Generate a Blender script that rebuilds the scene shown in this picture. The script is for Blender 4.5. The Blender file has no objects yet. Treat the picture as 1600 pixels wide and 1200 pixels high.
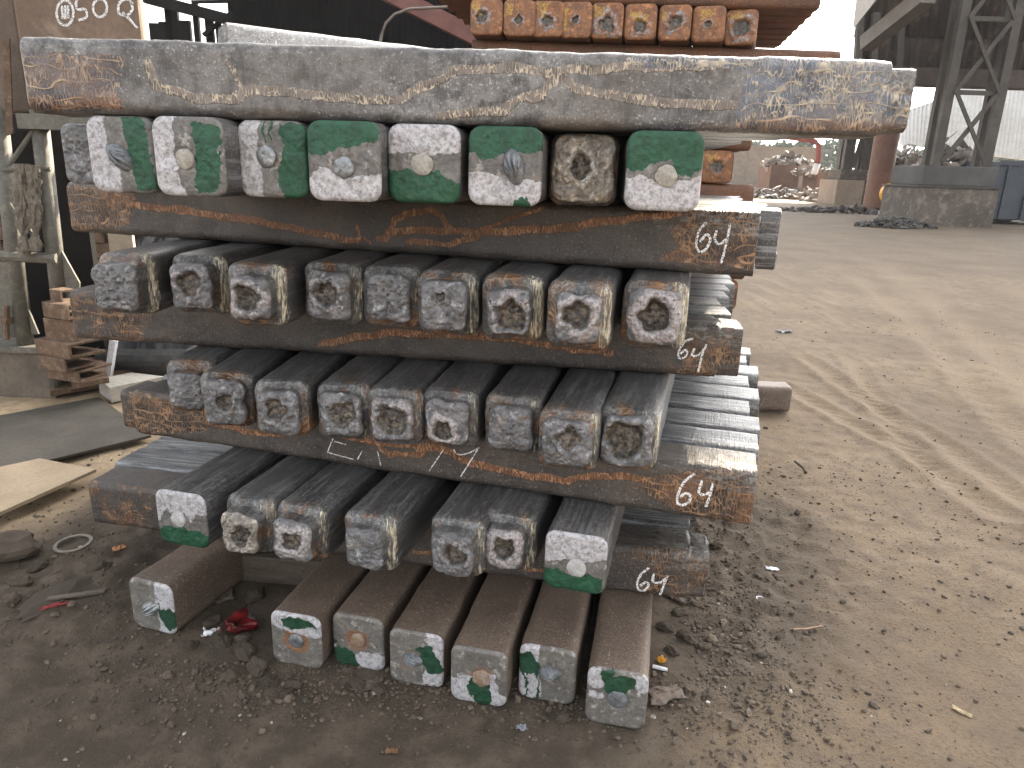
import bpy, math, random
import numpy as np
from mathutils import Matrix, Vector

random.seed(7)
S = bpy.context.scene
C = S.collection

# ------------------------------------------------------------------ camera
CF, CZ, PITCH, ROLL = 1118.6, 1.3507, .2896, .0309
fw = np.array([0, math.cos(PITCH), -math.sin(PITCH)])
dn = np.array([0, -math.sin(PITCH), -math.cos(PITCH)])
rt = np.array([1., 0, 0])
cr, sr = math.cos(ROLL), math.sin(ROLL)
RR = np.array([cr * rt - sr * dn, sr * rt + cr * dn, fw])
CAM = np.array([0, 0, CZ])
cam = bpy.data.cameras.new('camera')
cam.sensor_width = 36
cam.lens = 36 * CF / 1600
cam.clip_start = .05
cam.clip_end = 2000
co = bpy.data.objects.new('camera', cam)
C.objects.link(co)
M4 = Matrix.Identity(4)
for i in range(3):
    M4[i][0] = RR[0][i]; M4[i][1] = -RR[1][i]; M4[i][2] = -RR[2][i]; M4[i][3] = CAM[i]
co.matrix_world = M4
S.camera = co

# ------------------------------------------------------------------ light
SUN_AZ = math.atan2(.6, .8)          # sun stands behind the yard, to the right
SUN_EL = math.radians(30)
SKY_STRENGTH, SUN_STRENGTH, EXPOSURE = .15, 5.0, 2.3
world = bpy.data.worlds.new('World')
S.world = world
world.use_nodes = True
wn = world.node_tree
wn.nodes.clear()
sky = wn.nodes.new('ShaderNodeTexSky')
sky.sky_type = 'NISHITA'
sky.sun_disc = False
sky.sun_elevation = SUN_EL
sky.sun_rotation = SUN_AZ
sky.air_density = 1.0
sky.dust_density = 4.0
sky.ozone_density = 1.0
hs = wn.nodes.new('ShaderNodeHueSaturation')
hs.inputs['Saturation'].default_value = .16
bg = wn.nodes.new('ShaderNodeBackground')
bg.inputs['Strength'].default_value = SKY_STRENGTH
wo = wn.nodes.new('ShaderNodeOutputWorld')
wn.links.new(sky.outputs[0], hs.inputs['Color'])
wn.links.new(hs.outputs[0], bg.inputs['Color'])
wn.links.new(bg.outputs[0], wo.inputs['Surface'])
sun = bpy.data.lights.new('sun', 'SUN')
sun.energy = SUN_STRENGTH
sun.angle = math.radians(.5)
sun.color = (1, .88, .70)
so = bpy.data.objects.new('sun', sun)
C.objects.link(so)
sdir = Vector((math.sin(SUN_AZ) * math.cos(SUN_EL), math.cos(SUN_AZ) * math.cos(SUN_EL), math.sin(SUN_EL)))
so.rotation_euler = sdir.to_track_quat('Z', 'Y').to_euler()
so.location = (5, 5, 30)
S.view_settings.view_transform = 'Standard'
S.view_settings.look = 'None'
S.view_settings.exposure = EXPOSURE
S.view_settings.gamma = 1
S.view_settings.use_curve_mapping = False
S.render.engine = 'CYCLES'
S.cycles.use_denoising = True
S.cycles.max_bounces = 6
S.cycles.volume_bounces = 0

# ------------------------------------------------------------------ geometry helpers
def ray(u, v):
    return RR.T @ np.array([u - 800., v - 600., CF])

def G(u, v, z=0.):                       # point of the ground (or a level) seen at a spot of the photo
    q = ray(u, v)
    return CAM + q * (z - CZ) / q[2]

def D(u, v, y):                          # point at a distance y seen at a spot of the photo
    q = ray(u, v)
    return CAM + q * y / q[1]

def hash3(ix, iy, iz, seed):
    h = (ix * 374761393 + iy * 668265263 + iz * 2147483647 * 3 + seed * 974711) & 0xffffffff
    h = ((h ^ (h >> 13)) * 1274126177) & 0xffffffff
    h = ((h ^ (h >> 16)) * 2246822519) & 0xffffffff
    return ((h ^ (h >> 15)) & 0xffffff) / float(0xffffff)

def vnoise(p, seed=0):
    p = np.asarray(p, float)
    i = np.floor(p).astype(np.int64)
    f = p - i
    f = f * f * (3 - 2 * f)
    out = 0
    for dx in (0, 1):
        wx = f[:, 0] if dx else 1 - f[:, 0]
        for dy in (0, 1):
            wy = f[:, 1] if dy else 1 - f[:, 1]
            for dz in (0, 1):
                wz = f[:, 2] if dz else 1 - f[:, 2]
                out = out + wx * wy * wz * hash3(i[:, 0] + dx, i[:, 1] + dy, i[:, 2] + dz, seed)
    return out                             # 0..1

def fbm(p, octs=4, seed=0, gain=.5):
    p = np.asarray(p, float)
    a, s, t = 1., 0., 0.
    for o in range(octs):
        s = s + a * vnoise(p * 2 ** o + 17.3 * o, seed + o); t += a; a *= gain
    return s / t

def P3(x, y, z=0.):
    return np.stack([x, y, np.full_like(x, z)], 1)

def sstep(a, b, x):
    t = np.clip((x - a) / (b - a), 0, 1)
    return t * t * (3 - 2 * t)

def put(o, parent=None, label=None, cat=None, group=None, kind=None):
    if o.name not in C.objects: C.objects.link(o)
    if parent is not None: o.parent = parent
    if label: o['label'] = label
    if cat: o['category'] = cat
    if group: o['group'] = group
    if kind: o['kind'] = kind
    return o

def mesh_np(name, V, quads=None, tris=None, attrs=None, mat=None, flat=False):
    me = bpy.data.meshes.new(name)
    V = np.asarray(V, np.float32)
    me.vertices.add(len(V)); me.vertices.foreach_set('co', V.ravel())
    loops, starts = [], []
    n = 0
    if quads is not None and len(quads):
        q = np.asarray(quads, np.int32); loops.append(q.ravel()); starts.append(np.arange(len(q)) * 4); n = q.size
    if tris is not None and len(tris):
        t = np.asarray(tris, np.int32); loops.append(t.ravel()); starts.append(np.arange(len(t)) * 3 + n)
    loops = np.concatenate(loops).astype(np.int32); starts = np.concatenate(starts).astype(np.int32)
    me.loops.add(len(loops)); me.loops.foreach_set('vertex_index', loops)
    me.polygons.add(len(starts)); me.polygons.foreach_set('loop_start', starts)
    if flat:
        a = me.attributes.new('sharp_face', 'BOOLEAN', 'FACE'); a.data.foreach_set('value', np.ones(len(starts), bool))
    for k, v in (attrs or {}).items():
        a = me.attributes.new(k, 'FLOAT', 'POINT'); a.data.foreach_set('value', np.asarray(v, np.float32))
    me.update(calc_edges=True); me.validate()
    if mat: me.materials.append(mat)
    return me

def new_obj(name, me, loc=(0, 0, 0), rz=0., parent=None, **kw):
    o = bpy.data.objects.new(name, me)
    o.location = loc; o.rotation_euler = (0, 0, rz)
    return put(o, parent, **kw)

class MB:                                # collects boxes, bars and tubes into one mesh
    def __init__(s): s.v = []; s.f = []
    def add(s, v, f):
        n = len(s.v); s.v += [tuple(map(float, p)) for p in v]; s.f += [tuple(i + n for i in q) for q in f]; return s
    def hexa(s, p):                        # 8 corners: bottom loop, top loop
        return s.add(p, [(3, 2, 1, 0), (4, 5, 6, 7), (0, 1, 5, 4), (1, 2, 6, 5), (2, 3, 7, 6), (3, 0, 4, 7)])
    def box(s, a, b):
        (x0, y0, z0), (x1, y1, z1) = a, b
        return s.hexa([(x0, y0, z0), (x1, y0, z0), (x1, y1, z0), (x0, y1, z0), (x0, y0, z1), (x1, y0, z1), (x1, y1, z1), (x0, y1, z1)])
    def bar(s, a, b, w, h, up=(0, 0, 1)):  # rectangular bar from a to b
        a, b = Vector(a), Vector(b); d = (b - a).normalized(); u = Vector(up)
        if abs(d.dot(u)) > .95: u = Vector((0, 1, 0))
        x = d.cross(u).normalized(); y = x.cross(d).normalized()
        x *= w / 2; y *= h / 2
        return s.hexa([a - x - y, a + x - y, b + x - y, b - x - y, a - x + y, a + x + y, b + x + y, b - x + y])
    def tube(s, pts, r, n=12):
        pts = [Vector(p) for p in pts]; rows = []
        rs = r if isinstance(r, (list, tuple)) else [r] * len(pts)
        v = []; f = []
        for i, p in enumerate(pts):
            d = (pts[min(i + 1, len(pts) - 1)] - pts[max(i - 1, 0)]).normalized()
            u = Vector((0, 0, 1)) if abs(d.z) < .9 else Vector((0, 1, 0))
            x = d.cross(u).normalized(); y = x.cross(d).normalized()
            for k in range(n):
                a = 2 * math.pi * k / n
                v.append(Vector(p) + float(rs[i]) * (float(math.cos(a)) * x + float(math.sin(a)) * y))
        for i in range(len(pts) - 1):
            for k in range(n):
                f.append((i * n + k, i * n + (k + 1) % n, (i + 1) * n + (k + 1) % n, (i + 1) * n + k))
        f.append(tuple(range(n))[::-1]); f.append(tuple((len(pts) - 1) * n + k for k in range(n)))
        return s.add(v, f)
    def prism(s, poly, off):               # poly of 3D points extruded by off
        n = len(poly); off = np.asarray(off, float)
        v = [np.asarray(p, float) for p in poly] + [np.asarray(p, float) + off for p in poly]
        f = [tuple(range(n)), tuple(range(2 * n - 1, n - 1, -1))] + [(i, i + n, (i + 1) % n + n, (i + 1) % n) for i in range(n)]
        return s.add(v, f)
    def build(s, name, mat, parent=None, bevel=0, smooth=False, **kw):
        me = bpy.data.meshes.new(name)
        me.from_pydata(s.v, [], s.f, shade_flat=not smooth)
        import bmesh
        bm = bmesh.new(); bm.from_mesh(me)
        bmesh.ops.recalc_face_normals(bm, faces=bm.faces)
        bm.to_mesh(me); bm.free()
        me.materials.append(mat)
        o = bpy.data.objects.new(name, me)
        if bevel:
            b = o.modifiers.new('bevel', 'BEVEL'); b.width = bevel; b.segments = 2; b.limit_method = 'ANGLE'
        return put(o, parent, **kw)

def empty(name, loc=(0, 0, 0), rz=0, **kw):
    o = bpy.data.objects.new(name, None); o.location = loc; o.rotation_euler = (0, 0, rz)
    o.empty_display_size = .1
    return put(o, **kw)

# ------------------------------------------------------------------ material helpers
class Mat:
    def __init__(s, name):
        s.m = bpy.data.materials.new(name); s.m.use_nodes = True
        s.nt = s.m.node_tree; s.b = s.nt.nodes['Principled BSDF']
    def n(s, t, **kw):
        x = s.nt.nodes.new(t)
        for k, v in kw.items(): setattr(x, k, v)
        return x
    def L(s, a, b): s.nt.links.new(a, b)
    def setin(s, sock, v):
        if hasattr(v, 'is_output'): s.L(v, sock)
        elif isinstance(v, (tuple, list)) and len(v) == 3 and sock.type == 'RGBA': sock.default_value = (*v, 1)
        else: sock.default_value = v
    def coord(s, scale=(1, 1, 1), rnd=True):
        if not hasattr(s, '_c'):
            tc = s.n('ShaderNodeTexCoord'); oi = s.n('ShaderNodeObjectInfo')
            mu = s.n('ShaderNodeMath', operation='MULTIPLY'); s.L(oi.outputs['Random'], mu.inputs[0]); mu.inputs[1].default_value = 37.
            ad = s.n('ShaderNodeVectorMath', operation='ADD')
            s.L(tc.outputs['Object'], ad.inputs[0]); s.L(mu.outputs[0], ad.inputs[1])
            s._c = ad.outputs[0]; s._raw = tc.outputs['Object']; s.rand = oi.outputs['Random']
        src = s._c if rnd else s._raw
        if tuple(scale) == (1, 1, 1): return src
        vm = s.n('ShaderNodeVectorMath', operation='MULTIPLY'); s.L(src, vm.inputs[0]); vm.inputs[1].default_value = scale
        return vm.outputs[0]
    def noise(s, scale, detail=3, rough=.55, c=None, dist=0.):
        x = s.n('ShaderNodeTexNoise'); x.inputs['Scale'].default_value = scale; x.inputs['Detail'].default_value = detail
        x.inputs['Roughness'].default_value = rough; x.inputs['Distortion'].default_value = dist
        s.L(c if c is not None else s.coord(), x.inputs['Vector']); return x.outputs['Fac']
    def ncol(s, scale, c=None):
        x = s.n('ShaderNodeTexNoise'); x.inputs['Scale'].default_value = scale; x.inputs['Detail'].default_value = 2
        s.L(c if c is not None else s.coord(), x.inputs['Vector']); return x.outputs['Color']
    def vor(s, c, feature='DISTANCE_TO_EDGE', scale=1., rnd=1.):
        x = s.n('ShaderNodeTexVoronoi', feature=feature); x.inputs['Scale'].default_value = scale
        x.inputs['Randomness'].default_value = rnd
        s.L(c, x.inputs['Vector']); return x.outputs['Distance']
    def math(s, op, a, b=0., clamp=False):
        x = s.n('ShaderNodeMath', operation=op, use_clamp=clamp); s.setin(x.inputs[0], a); s.setin(x.inputs[1], b); return x.outputs[0]
    def rng(s, v, a, b, c=0., d=1.):
        x = s.n('ShaderNodeMapRange', interpolation_type='SMOOTHSTEP'); s.setin(x.inputs[0], v)
        x.inputs[1].default_value = a; x.inputs[2].default_value = b; x.inputs[3].default_value = c; x.inputs[4].default_value = d
        return x.outputs[0]
    def mix(s, f, a, b, mode='MIX'):
        x = s.n('ShaderNodeMix', data_type='RGBA', blend_type=mode); s.setin(x.inputs[0], f); s.setin(x.inputs[6], a); s.setin(x.inputs[7], b); return x.outputs[2]
    def attr(s, name):
        x = s.n('ShaderNodeAttribute', attribute_name=name); return x.outputs['Fac']
    def vadd(s, a, b, k):
        x = s.n('ShaderNodeVectorMath', operation='SCALE'); s.L(b, x.inputs[0]); x.inputs['Scale'].default_value = k
        y = s.n('ShaderNodeVectorMath', operation='ADD'); s.L(a, y.inputs[0]); s.L(x.outputs[0], y.inputs[1]); return y.outputs[0]
    def bump(s, h, dist=.002, strength=1., prev=None):
        x = s.n('ShaderNodeBump'); x.inputs['Distance'].default_value = dist; x.inputs['Strength'].default_value = strength
        s.L(h, x.inputs['Height'])
        if prev is not None: s.L(prev, x.inputs['Normal'])
        return x.outputs[0]
    def out(s, col=None, rough=None, metal=None, normal=None, spec=None):
        for k, v in (('Base Color', col), ('Roughness', rough), ('Metallic', metal), ('Normal', normal), ('Specular IOR Level', spec)):
            if v is not None: s.setin(s.b.inputs[k], v)
        return s.m

def simple(name, c1, c2, scale=6., rough=.7, metal=0., bump=.002, bscale=60., dust=None, stretch=(1, 1, 1)):
    m = Mat(name)
    n1 = m.noise(scale, 6, .6, m.coord(stretch))
    col = m.mix(m.rng(n1, .35, .65), c1, c2)
    n2 = m.noise(bscale, 4, .6)
    col = m.mix(m.rng(n2, .35, .75, 0, .5), col, tuple(k * .6 for k in c1))
    if dust:
        col = m.mix(m.rng(m.noise(scale * 2.7, 5, .65), .5, .68, 0, .85), col, dust)
    return m.out(col, rough, metal, m.bump(m.math('ADD', n2, n1), bump))

def body_mat(name, d1, d2, cell, vein, zcell, zvein, flake, rough=.45, metal=.2, lad=(125, 26, 34), dust=0., streak=0., rubbed=True, mott=0.):
    m = Mat(name)
    c = m.coord()
    big = m.noise(5., 5, .6)
    col = m.mix(m.rng(big, .35, .65), d1, d2)
    fine = m.noise(170., 4, .65)
    col = m.mix(m.rng(fine, .54, .68, 0, .85), col, tuple(min(1, k * 2.4 + .02) for k in d2))
    col = m.mix(m.rng(m.noise(140., 4, .65), .54, .68, 0, .6), col, tuple(k * .35 for k in d1))
    col = m.mix(m.rng(m.noise(330., 2, .6), .67, .75, 0, .6), col, tuple(min(.6, k * 3 + .05) for k in d2))
    if mott:
        col = m.mix(m.rng(m.noise(26., 5, .7), .44, .64, 0, mott), col, tuple(k * .55 for k in d1))
        col = m.mix(m.rng(m.noise(3., 3, .5), .45, .65, 0, .4), col, (.12, .10, .085))
    strie = m.noise(1., 3, .6, m.coord((230, 9, 9)))
    col = m.mix(m.rng(strie, .45, .75, 0, .45), col, tuple(k * 1.7 + .01 for k in d1))
    if streak:
        col = m.mix(m.rng(m.noise(1., 6, .7, m.coord((4.5, 75, 75))), .48, .66, 0, streak), col, (.34, .35, .36))
        col = m.mix(m.rng(m.noise(1., 4, .7, m.coord((9, 120, 120))), .56, .7, 0, .7), col, (.025, .025, .027))
    if dust:
        col = m.mix(m.rng(m.noise(14., 6, .7), .45, .7, 0, dust), col, (.24, .17, .115))
    ncl = m.ncol(22.)
    warp = m.vadd(m.coord(lad), ncl, 1.5)
    e = m.vor(warp)
    wid = m.rng(m.noise(45., 3, .6), .3, .7, .03, .2)
    cells = m.math('DIVIDE', e, wid, True)  # 0 on the veins, 1 inside a cell
    veins = m.math('SUBTRACT', 1., cells)
    nz = m.noise(38., 4, .65)
    band = m.attr('band'); zone = m.attr('zone')
    bm = m.rng(m.math('ADD', band, m.math('MULTIPLY', m.math('SUBTRACT', nz, .5), .8)), .36, .56)
    zm = m.rng(m.math('ADD', zone, m.math('MULTIPLY', m.math('SUBTRACT', m.noise(11., 6, .68), .5), 1.5)), .38, .58)
    hue = m.noise(30., 4, .6)
    bc = m.mix(m.rng(hue, .4, .65), cell, tuple(k * .55 for k in cell))
    bc = m.mix(m.math('MULTIPLY', veins, m.rng(m.noise(60., 3, .6), .3, .6, .35, 1.)), bc, vein)
    # crackled end zones: upright strokes inside wavy lengthwise bands
    slow = m.ncol(7., m.coord((.8, 1, 1)))
    warp2 = m.vadd(m.vadd(m.coord((lad[0] * .95, lad[1] * 1.1, lad[2] * .95)), ncl, 1.6), slow, 3.)
    e2 = m.vor(warp2)
    v2 = m.math('SUBTRACT', 1., m.math('DIVIDE', e2, m.rng(m.noise(33., 4, .65), .35, .7, .04, .26), True))
    sp_ = m.n('ShaderNodeSeparateXYZ'); m.L(m.vadd(m.coord((1, 74, 74)), m.ncol(6., m.coord((1, 2.4, 2.4))), 7.), sp_.inputs[0])
    fr_ = m.math('PINGPONG', m.math('ADD', sp_.outputs[2], m.math('MULTIPLY', sp_.outputs[1], .7)), 1.)
    wl_ = m.rng(fr_, .80, .97)
    v2 = m.math('MAXIMUM', m.math('MULTIPLY', v2, m.rng(m.noise(26., 4, .6), .32, .55, .3, 1.)), m.math('MULTIPLY', wl_, m.rng(m.noise(19., 3, .6), .38, .55)))
    zc = m.mix(m.rng(m.noise(16., 4, .6), .42, .62), zcell, tuple(k * .45 for k in zcell))
    zc = m.mix(m.rng(m.noise(9., 3, .6), .48, .62, 0, .6), zc, cell)
    zc = m.mix(m.rng(m.noise(60., 4, .7), .5, .7, 0, .6), zc, tuple(k * 1.6 for k in d2))
    zc = m.mix(v2, zc, m.mix(m.rng(hue, .35, .65), zvein, tuple(k * .6 for k in zvein)))
    wm_ = m.attr('warm')
    zc = m.mix(wm_, zc, m.mix(v2, m.mix(m.rng(m.noise(13., 4, .6), .42, .62), (.12, .065, .042), (.045, .045, .055)), m.mix(m.rng(hue, .35, .65), (.46, .30, .18), (.26, .13, .07))))
    col = m.mix(bm, col, bc)
    col = m.mix(m.math('MULTIPLY', zm, .92), col, zc)
    rb = m.rng(m.math('ADD', m.attr('rub'), m.math('MULTIPLY', m.math('SUBTRACT', m.noise(1., 5, .7, m.coord((40, 120, 120))), .5), 1.7)), .75, 1.15, 0, .8)
    col = m.mix(rb, col, m.mix(m.rng(m.noise(130., 3, .6), .4, .6), (.26, .25, .23), (.12, .115, .11)) if rubbed else col)
    fl = m.attr('flake')
    fstr = m.noise(1., 4, .6, m.coord((110, 170, 26)))
    fm = m.rng(m.math('ADD', fl, m.math('MULTIPLY', m.math('SUBTRACT', fstr, .5), 1.5)), .56, .76)
    col = m.mix(fm, col, m.mix(m.rng(m.noise(1., 4, .7, m.coord((160, 260, 60))), .35, .65), flake, tuple(k * .38 for k in flake)))
    h = m.math('ADD', m.math('MULTIPLY', fine, .5), m.math('MULTIPLY', strie, .45))
    h = m.math('ADD', h, m.math('MULTIPLY', m.math('MULTIPLY', bm, cells), -.5))
    h = m.math('ADD', h, m.math('MULTIPLY', m.math('MULTIPLY', zm, v2), .5))
    h = m.math('ADD', h, m.math('MULTIPLY', fm, .6))
    ro = m.math('ADD', m.rng(fine, .3, .8, rough - .1, rough + .2), m.math('MULTIPLY', fm, .2))
    return m.out(col, ro, metal, m.bump(h, .0026, 1.))

def cap_mat(name, base1, base2, pale, rust, green=(.012, .075, .036), white=(.47, .455, .468), yellow=(.40, .25, .04), rust_amt=.5):
    m = Mat(name)
    n1 = m.noise(26., 6, .62); n2 = m.noise(150., 5, .65); n3 = m.noise(55., 5, .6)
    col = m.mix(m.rng(n1, .35, .65), base1, base2)
    col = m.mix(m.rng(n2, .52, .7, 0, .6), col, tuple(k * .38 for k in base1))
    col = m.mix(m.rng(m.noise(48., 5, .65), .54, .68, 0, .6), col, tuple(min(1, k * 2.6) for k in base2))
    col = m.mix(m.rng(m.noise(34., 6, .7), .57, .7, 0, rust_amt), col, rust)
    pa = m.attr('pale')
    pm = m.rng(m.math('ADD', pa, m.math('MULTIPLY', m.math('SUBTRACT', m.noise(42., 6, .72), .5), 2.2)), .5, .85)
    col = m.mix(pm, col, m.mix(m.rng(n2, .4, .65), pale, tuple(k * .5 for k in pale)))
    pm = None
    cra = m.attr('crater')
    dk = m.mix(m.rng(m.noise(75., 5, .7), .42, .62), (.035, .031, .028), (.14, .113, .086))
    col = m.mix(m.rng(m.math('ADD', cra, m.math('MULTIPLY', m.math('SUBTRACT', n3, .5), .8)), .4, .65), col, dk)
    ru = m.attr('rust')
    col = m.mix(m.rng(m.math('ADD', ru, m.math('MULTIPLY', m.math('SUBTRACT', n1, .5), 1.2)), .45, .75, 0, .85), col, (.21, .10, .045))
    edge = m.math('MULTIPLY', m.math('SUBTRACT', n2, .5), .55)
    edge = m.math('ADD', edge, m.math('MULTIPLY', m.math('SUBTRACT', n3, .5), .6))
    edge = m.math('ADD', edge, m.math('MULTIPLY', m.math('SUBTRACT', m.noise(1., 4, .65, m.coord((1, 95, 13))), .5), .7))
    edge = m.math('MULTIPLY', edge, 1.35)
    wm = m.rng(m.math('ADD', m.attr('wht'), edge), .42, .6)
    wc = m.mix(m.rng(m.noise(75., 5, .7), .44, .64), white, tuple(k * .55 for k in white))
    wm2 = m.math('MULTIPLY', wm, m.rng(m.noise(120., 5, .75), .36, .5, .38, 1.))
    col = m.mix(wm2, col, wc)
    gm = m.rng(m.math('ADD', m.attr('grn'), m.math('MULTIPLY', edge, .6)), .42, .52)
    gc = m.mix(m.rng(n3, .4, .65), green, tuple(k * .6 for k in green))
    gc = m.mix(m.rng(n2, .62, .72, 0, .6), gc, tuple(k * 2.2 + .03 for k in green))
    col = m.mix(gm, col, gc)
    ym = m.rng(m.math('ADD', m.attr('yel'), m.math('MULTIPLY', m.math('SUBTRACT', n2, .5), 1.3)), .45, .6)
    col = m.mix(ym, col, yellow)
    h = m.math('ADD', m.math('MULTIPLY', n2, .7), m.math('MULTIPLY', n3, .8))
    pnt = m.math('MAXIMUM', wm, gm)
    h = m.math('ADD', h, m.math('MULTIPLY', pnt, .35))
    ro = m.rng(n2, .3, .7, .32, .6)
    ro = m.mix(gm, ro, (.5, .5, .5))
    return m.out(col, ro, .1, m.bump(h, .0026, .9))

BODY = {
    'dark': body_mat('mill_scale', (.050, .049, .049), (.088, .085, .083), (.16, .074, .038), (.46, .25, .125), (.14, .075, .045), (.42, .24, .12), (.62, .56, .42), rough=.38, lad=(135, 26, 40), streak=.38),
    'side': body_mat('mill_scale_dusty', (.042, .036, .032), (.076, .063, .054), (.18, .085, .045), (.50, .27, .14), (.062, .045, .038), (.40, .23, .12), (.62, .56, .42), rough=.52, lad=(135, 26, 40), dust=.12),
    'silver': body_mat('silvery_scale', (.095, .09, .086), (.215, .205, .195), (.20, .17, .15), (.60, .50, .37), (.13, .145, .185), (.58, .49, .36), (.62, .56, .42), rough=.42, metal=.35, lad=(150, 26, 44), mott=.85),
    'streak': body_mat('streaky_scale', (.05, .05, .052), (.09, .09, .092), (.16, .12, .09), (.42, .36, .28), (.14, .12, .1), (.5, .46, .4), (.62, .6, .55), rough=.36, metal=.3, streak=.85),
    'brown': body_mat('brown_dusty_scale', (.095, .068, .050), (.142, .104, .077), (.15, .09, .05), (.2, .13, .08), (.10, .09, .085), (.16, .13, .10), (.3, .25, .2), rough=.6, metal=.05, rubbed=False),
    'rust': body_mat('orange_rust', (.08, .04, .025), (.16, .07, .034), (.13, .06, .03), (.2, .1, .04), (.1, .05, .03), (.2, .1, .05), (.4, .2, .08), rough=.7, metal=0., rubbed=False),
    'pale': body_mat('pale_scale', (.30, .29, .28), (.40, .385, .37), (.30, .26, .24), (.5, .45, .4), (.2, .2, .22), (.5, .45, .4), (.5, .45, .4), rough=.6, metal=.1),
}
CAP = {
    'paint': cap_mat('sawn_end', (.105, .099, .092), (.165, .154, .143), (.5, .48, .47), (.22, .13, .07)),
    'rough': cap_mat('rough_cast_end', (.088, .086, .087), (.165, .162, .165), (.36, .325, .32), (.24, .16, .09), rust_amt=.6),
    'crust': cap_mat('crusty_end', (.15, .13, .11), (.27, .245, .21), (.55, .52, .46), (.33, .25, .14), rust_amt=.9),
    'low': cap_mat('weathered_end', (.115, .108, .098), (.175, .162, .145), (.5, .48, .47), (.20, .13, .075), green=(.014, .06, .03), rust_amt=.45),
    'rust': cap_mat('rusted_end', (.14, .06, .028), (.25, .105, .04), (.30, .30, .31), (.13, .07, .04), rust_amt=.8),
}

# ------------------------------------------------------------------ billets
def section(n, w, h, r):                  # rounded rectangle in (y, z), z from 0 to h, counter-clockwise seen from -x
    pts = []
    per = n // 4
    cs = [(w / 2 - r, r, -90), (w / 2 - r, h - r, 0), (-w / 2 + r, h - r, 90), (-w / 2 + r, r, 180)]
    poly = []
    for cx, cy, a0 in cs:
        for k in range(9):
            a = math.radians(a0 + 90 * k / 8); poly.append((cx + r * math.cos(a), cy + r * math.sin(a)))
    poly = np.array(poly + [poly[0]])
    seg = np.linalg.norm(np.diff(poly, axis=0), axis=1); cum = np.concatenate([[0], np.cumsum(seg)])
    t = np.linspace(0, cum[-1], n, endpoint=False)
    return np.stack([np.interp(t, cum, poly[:, 0]), np.interp(t, cum, poly[:, 1])], 1)

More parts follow.
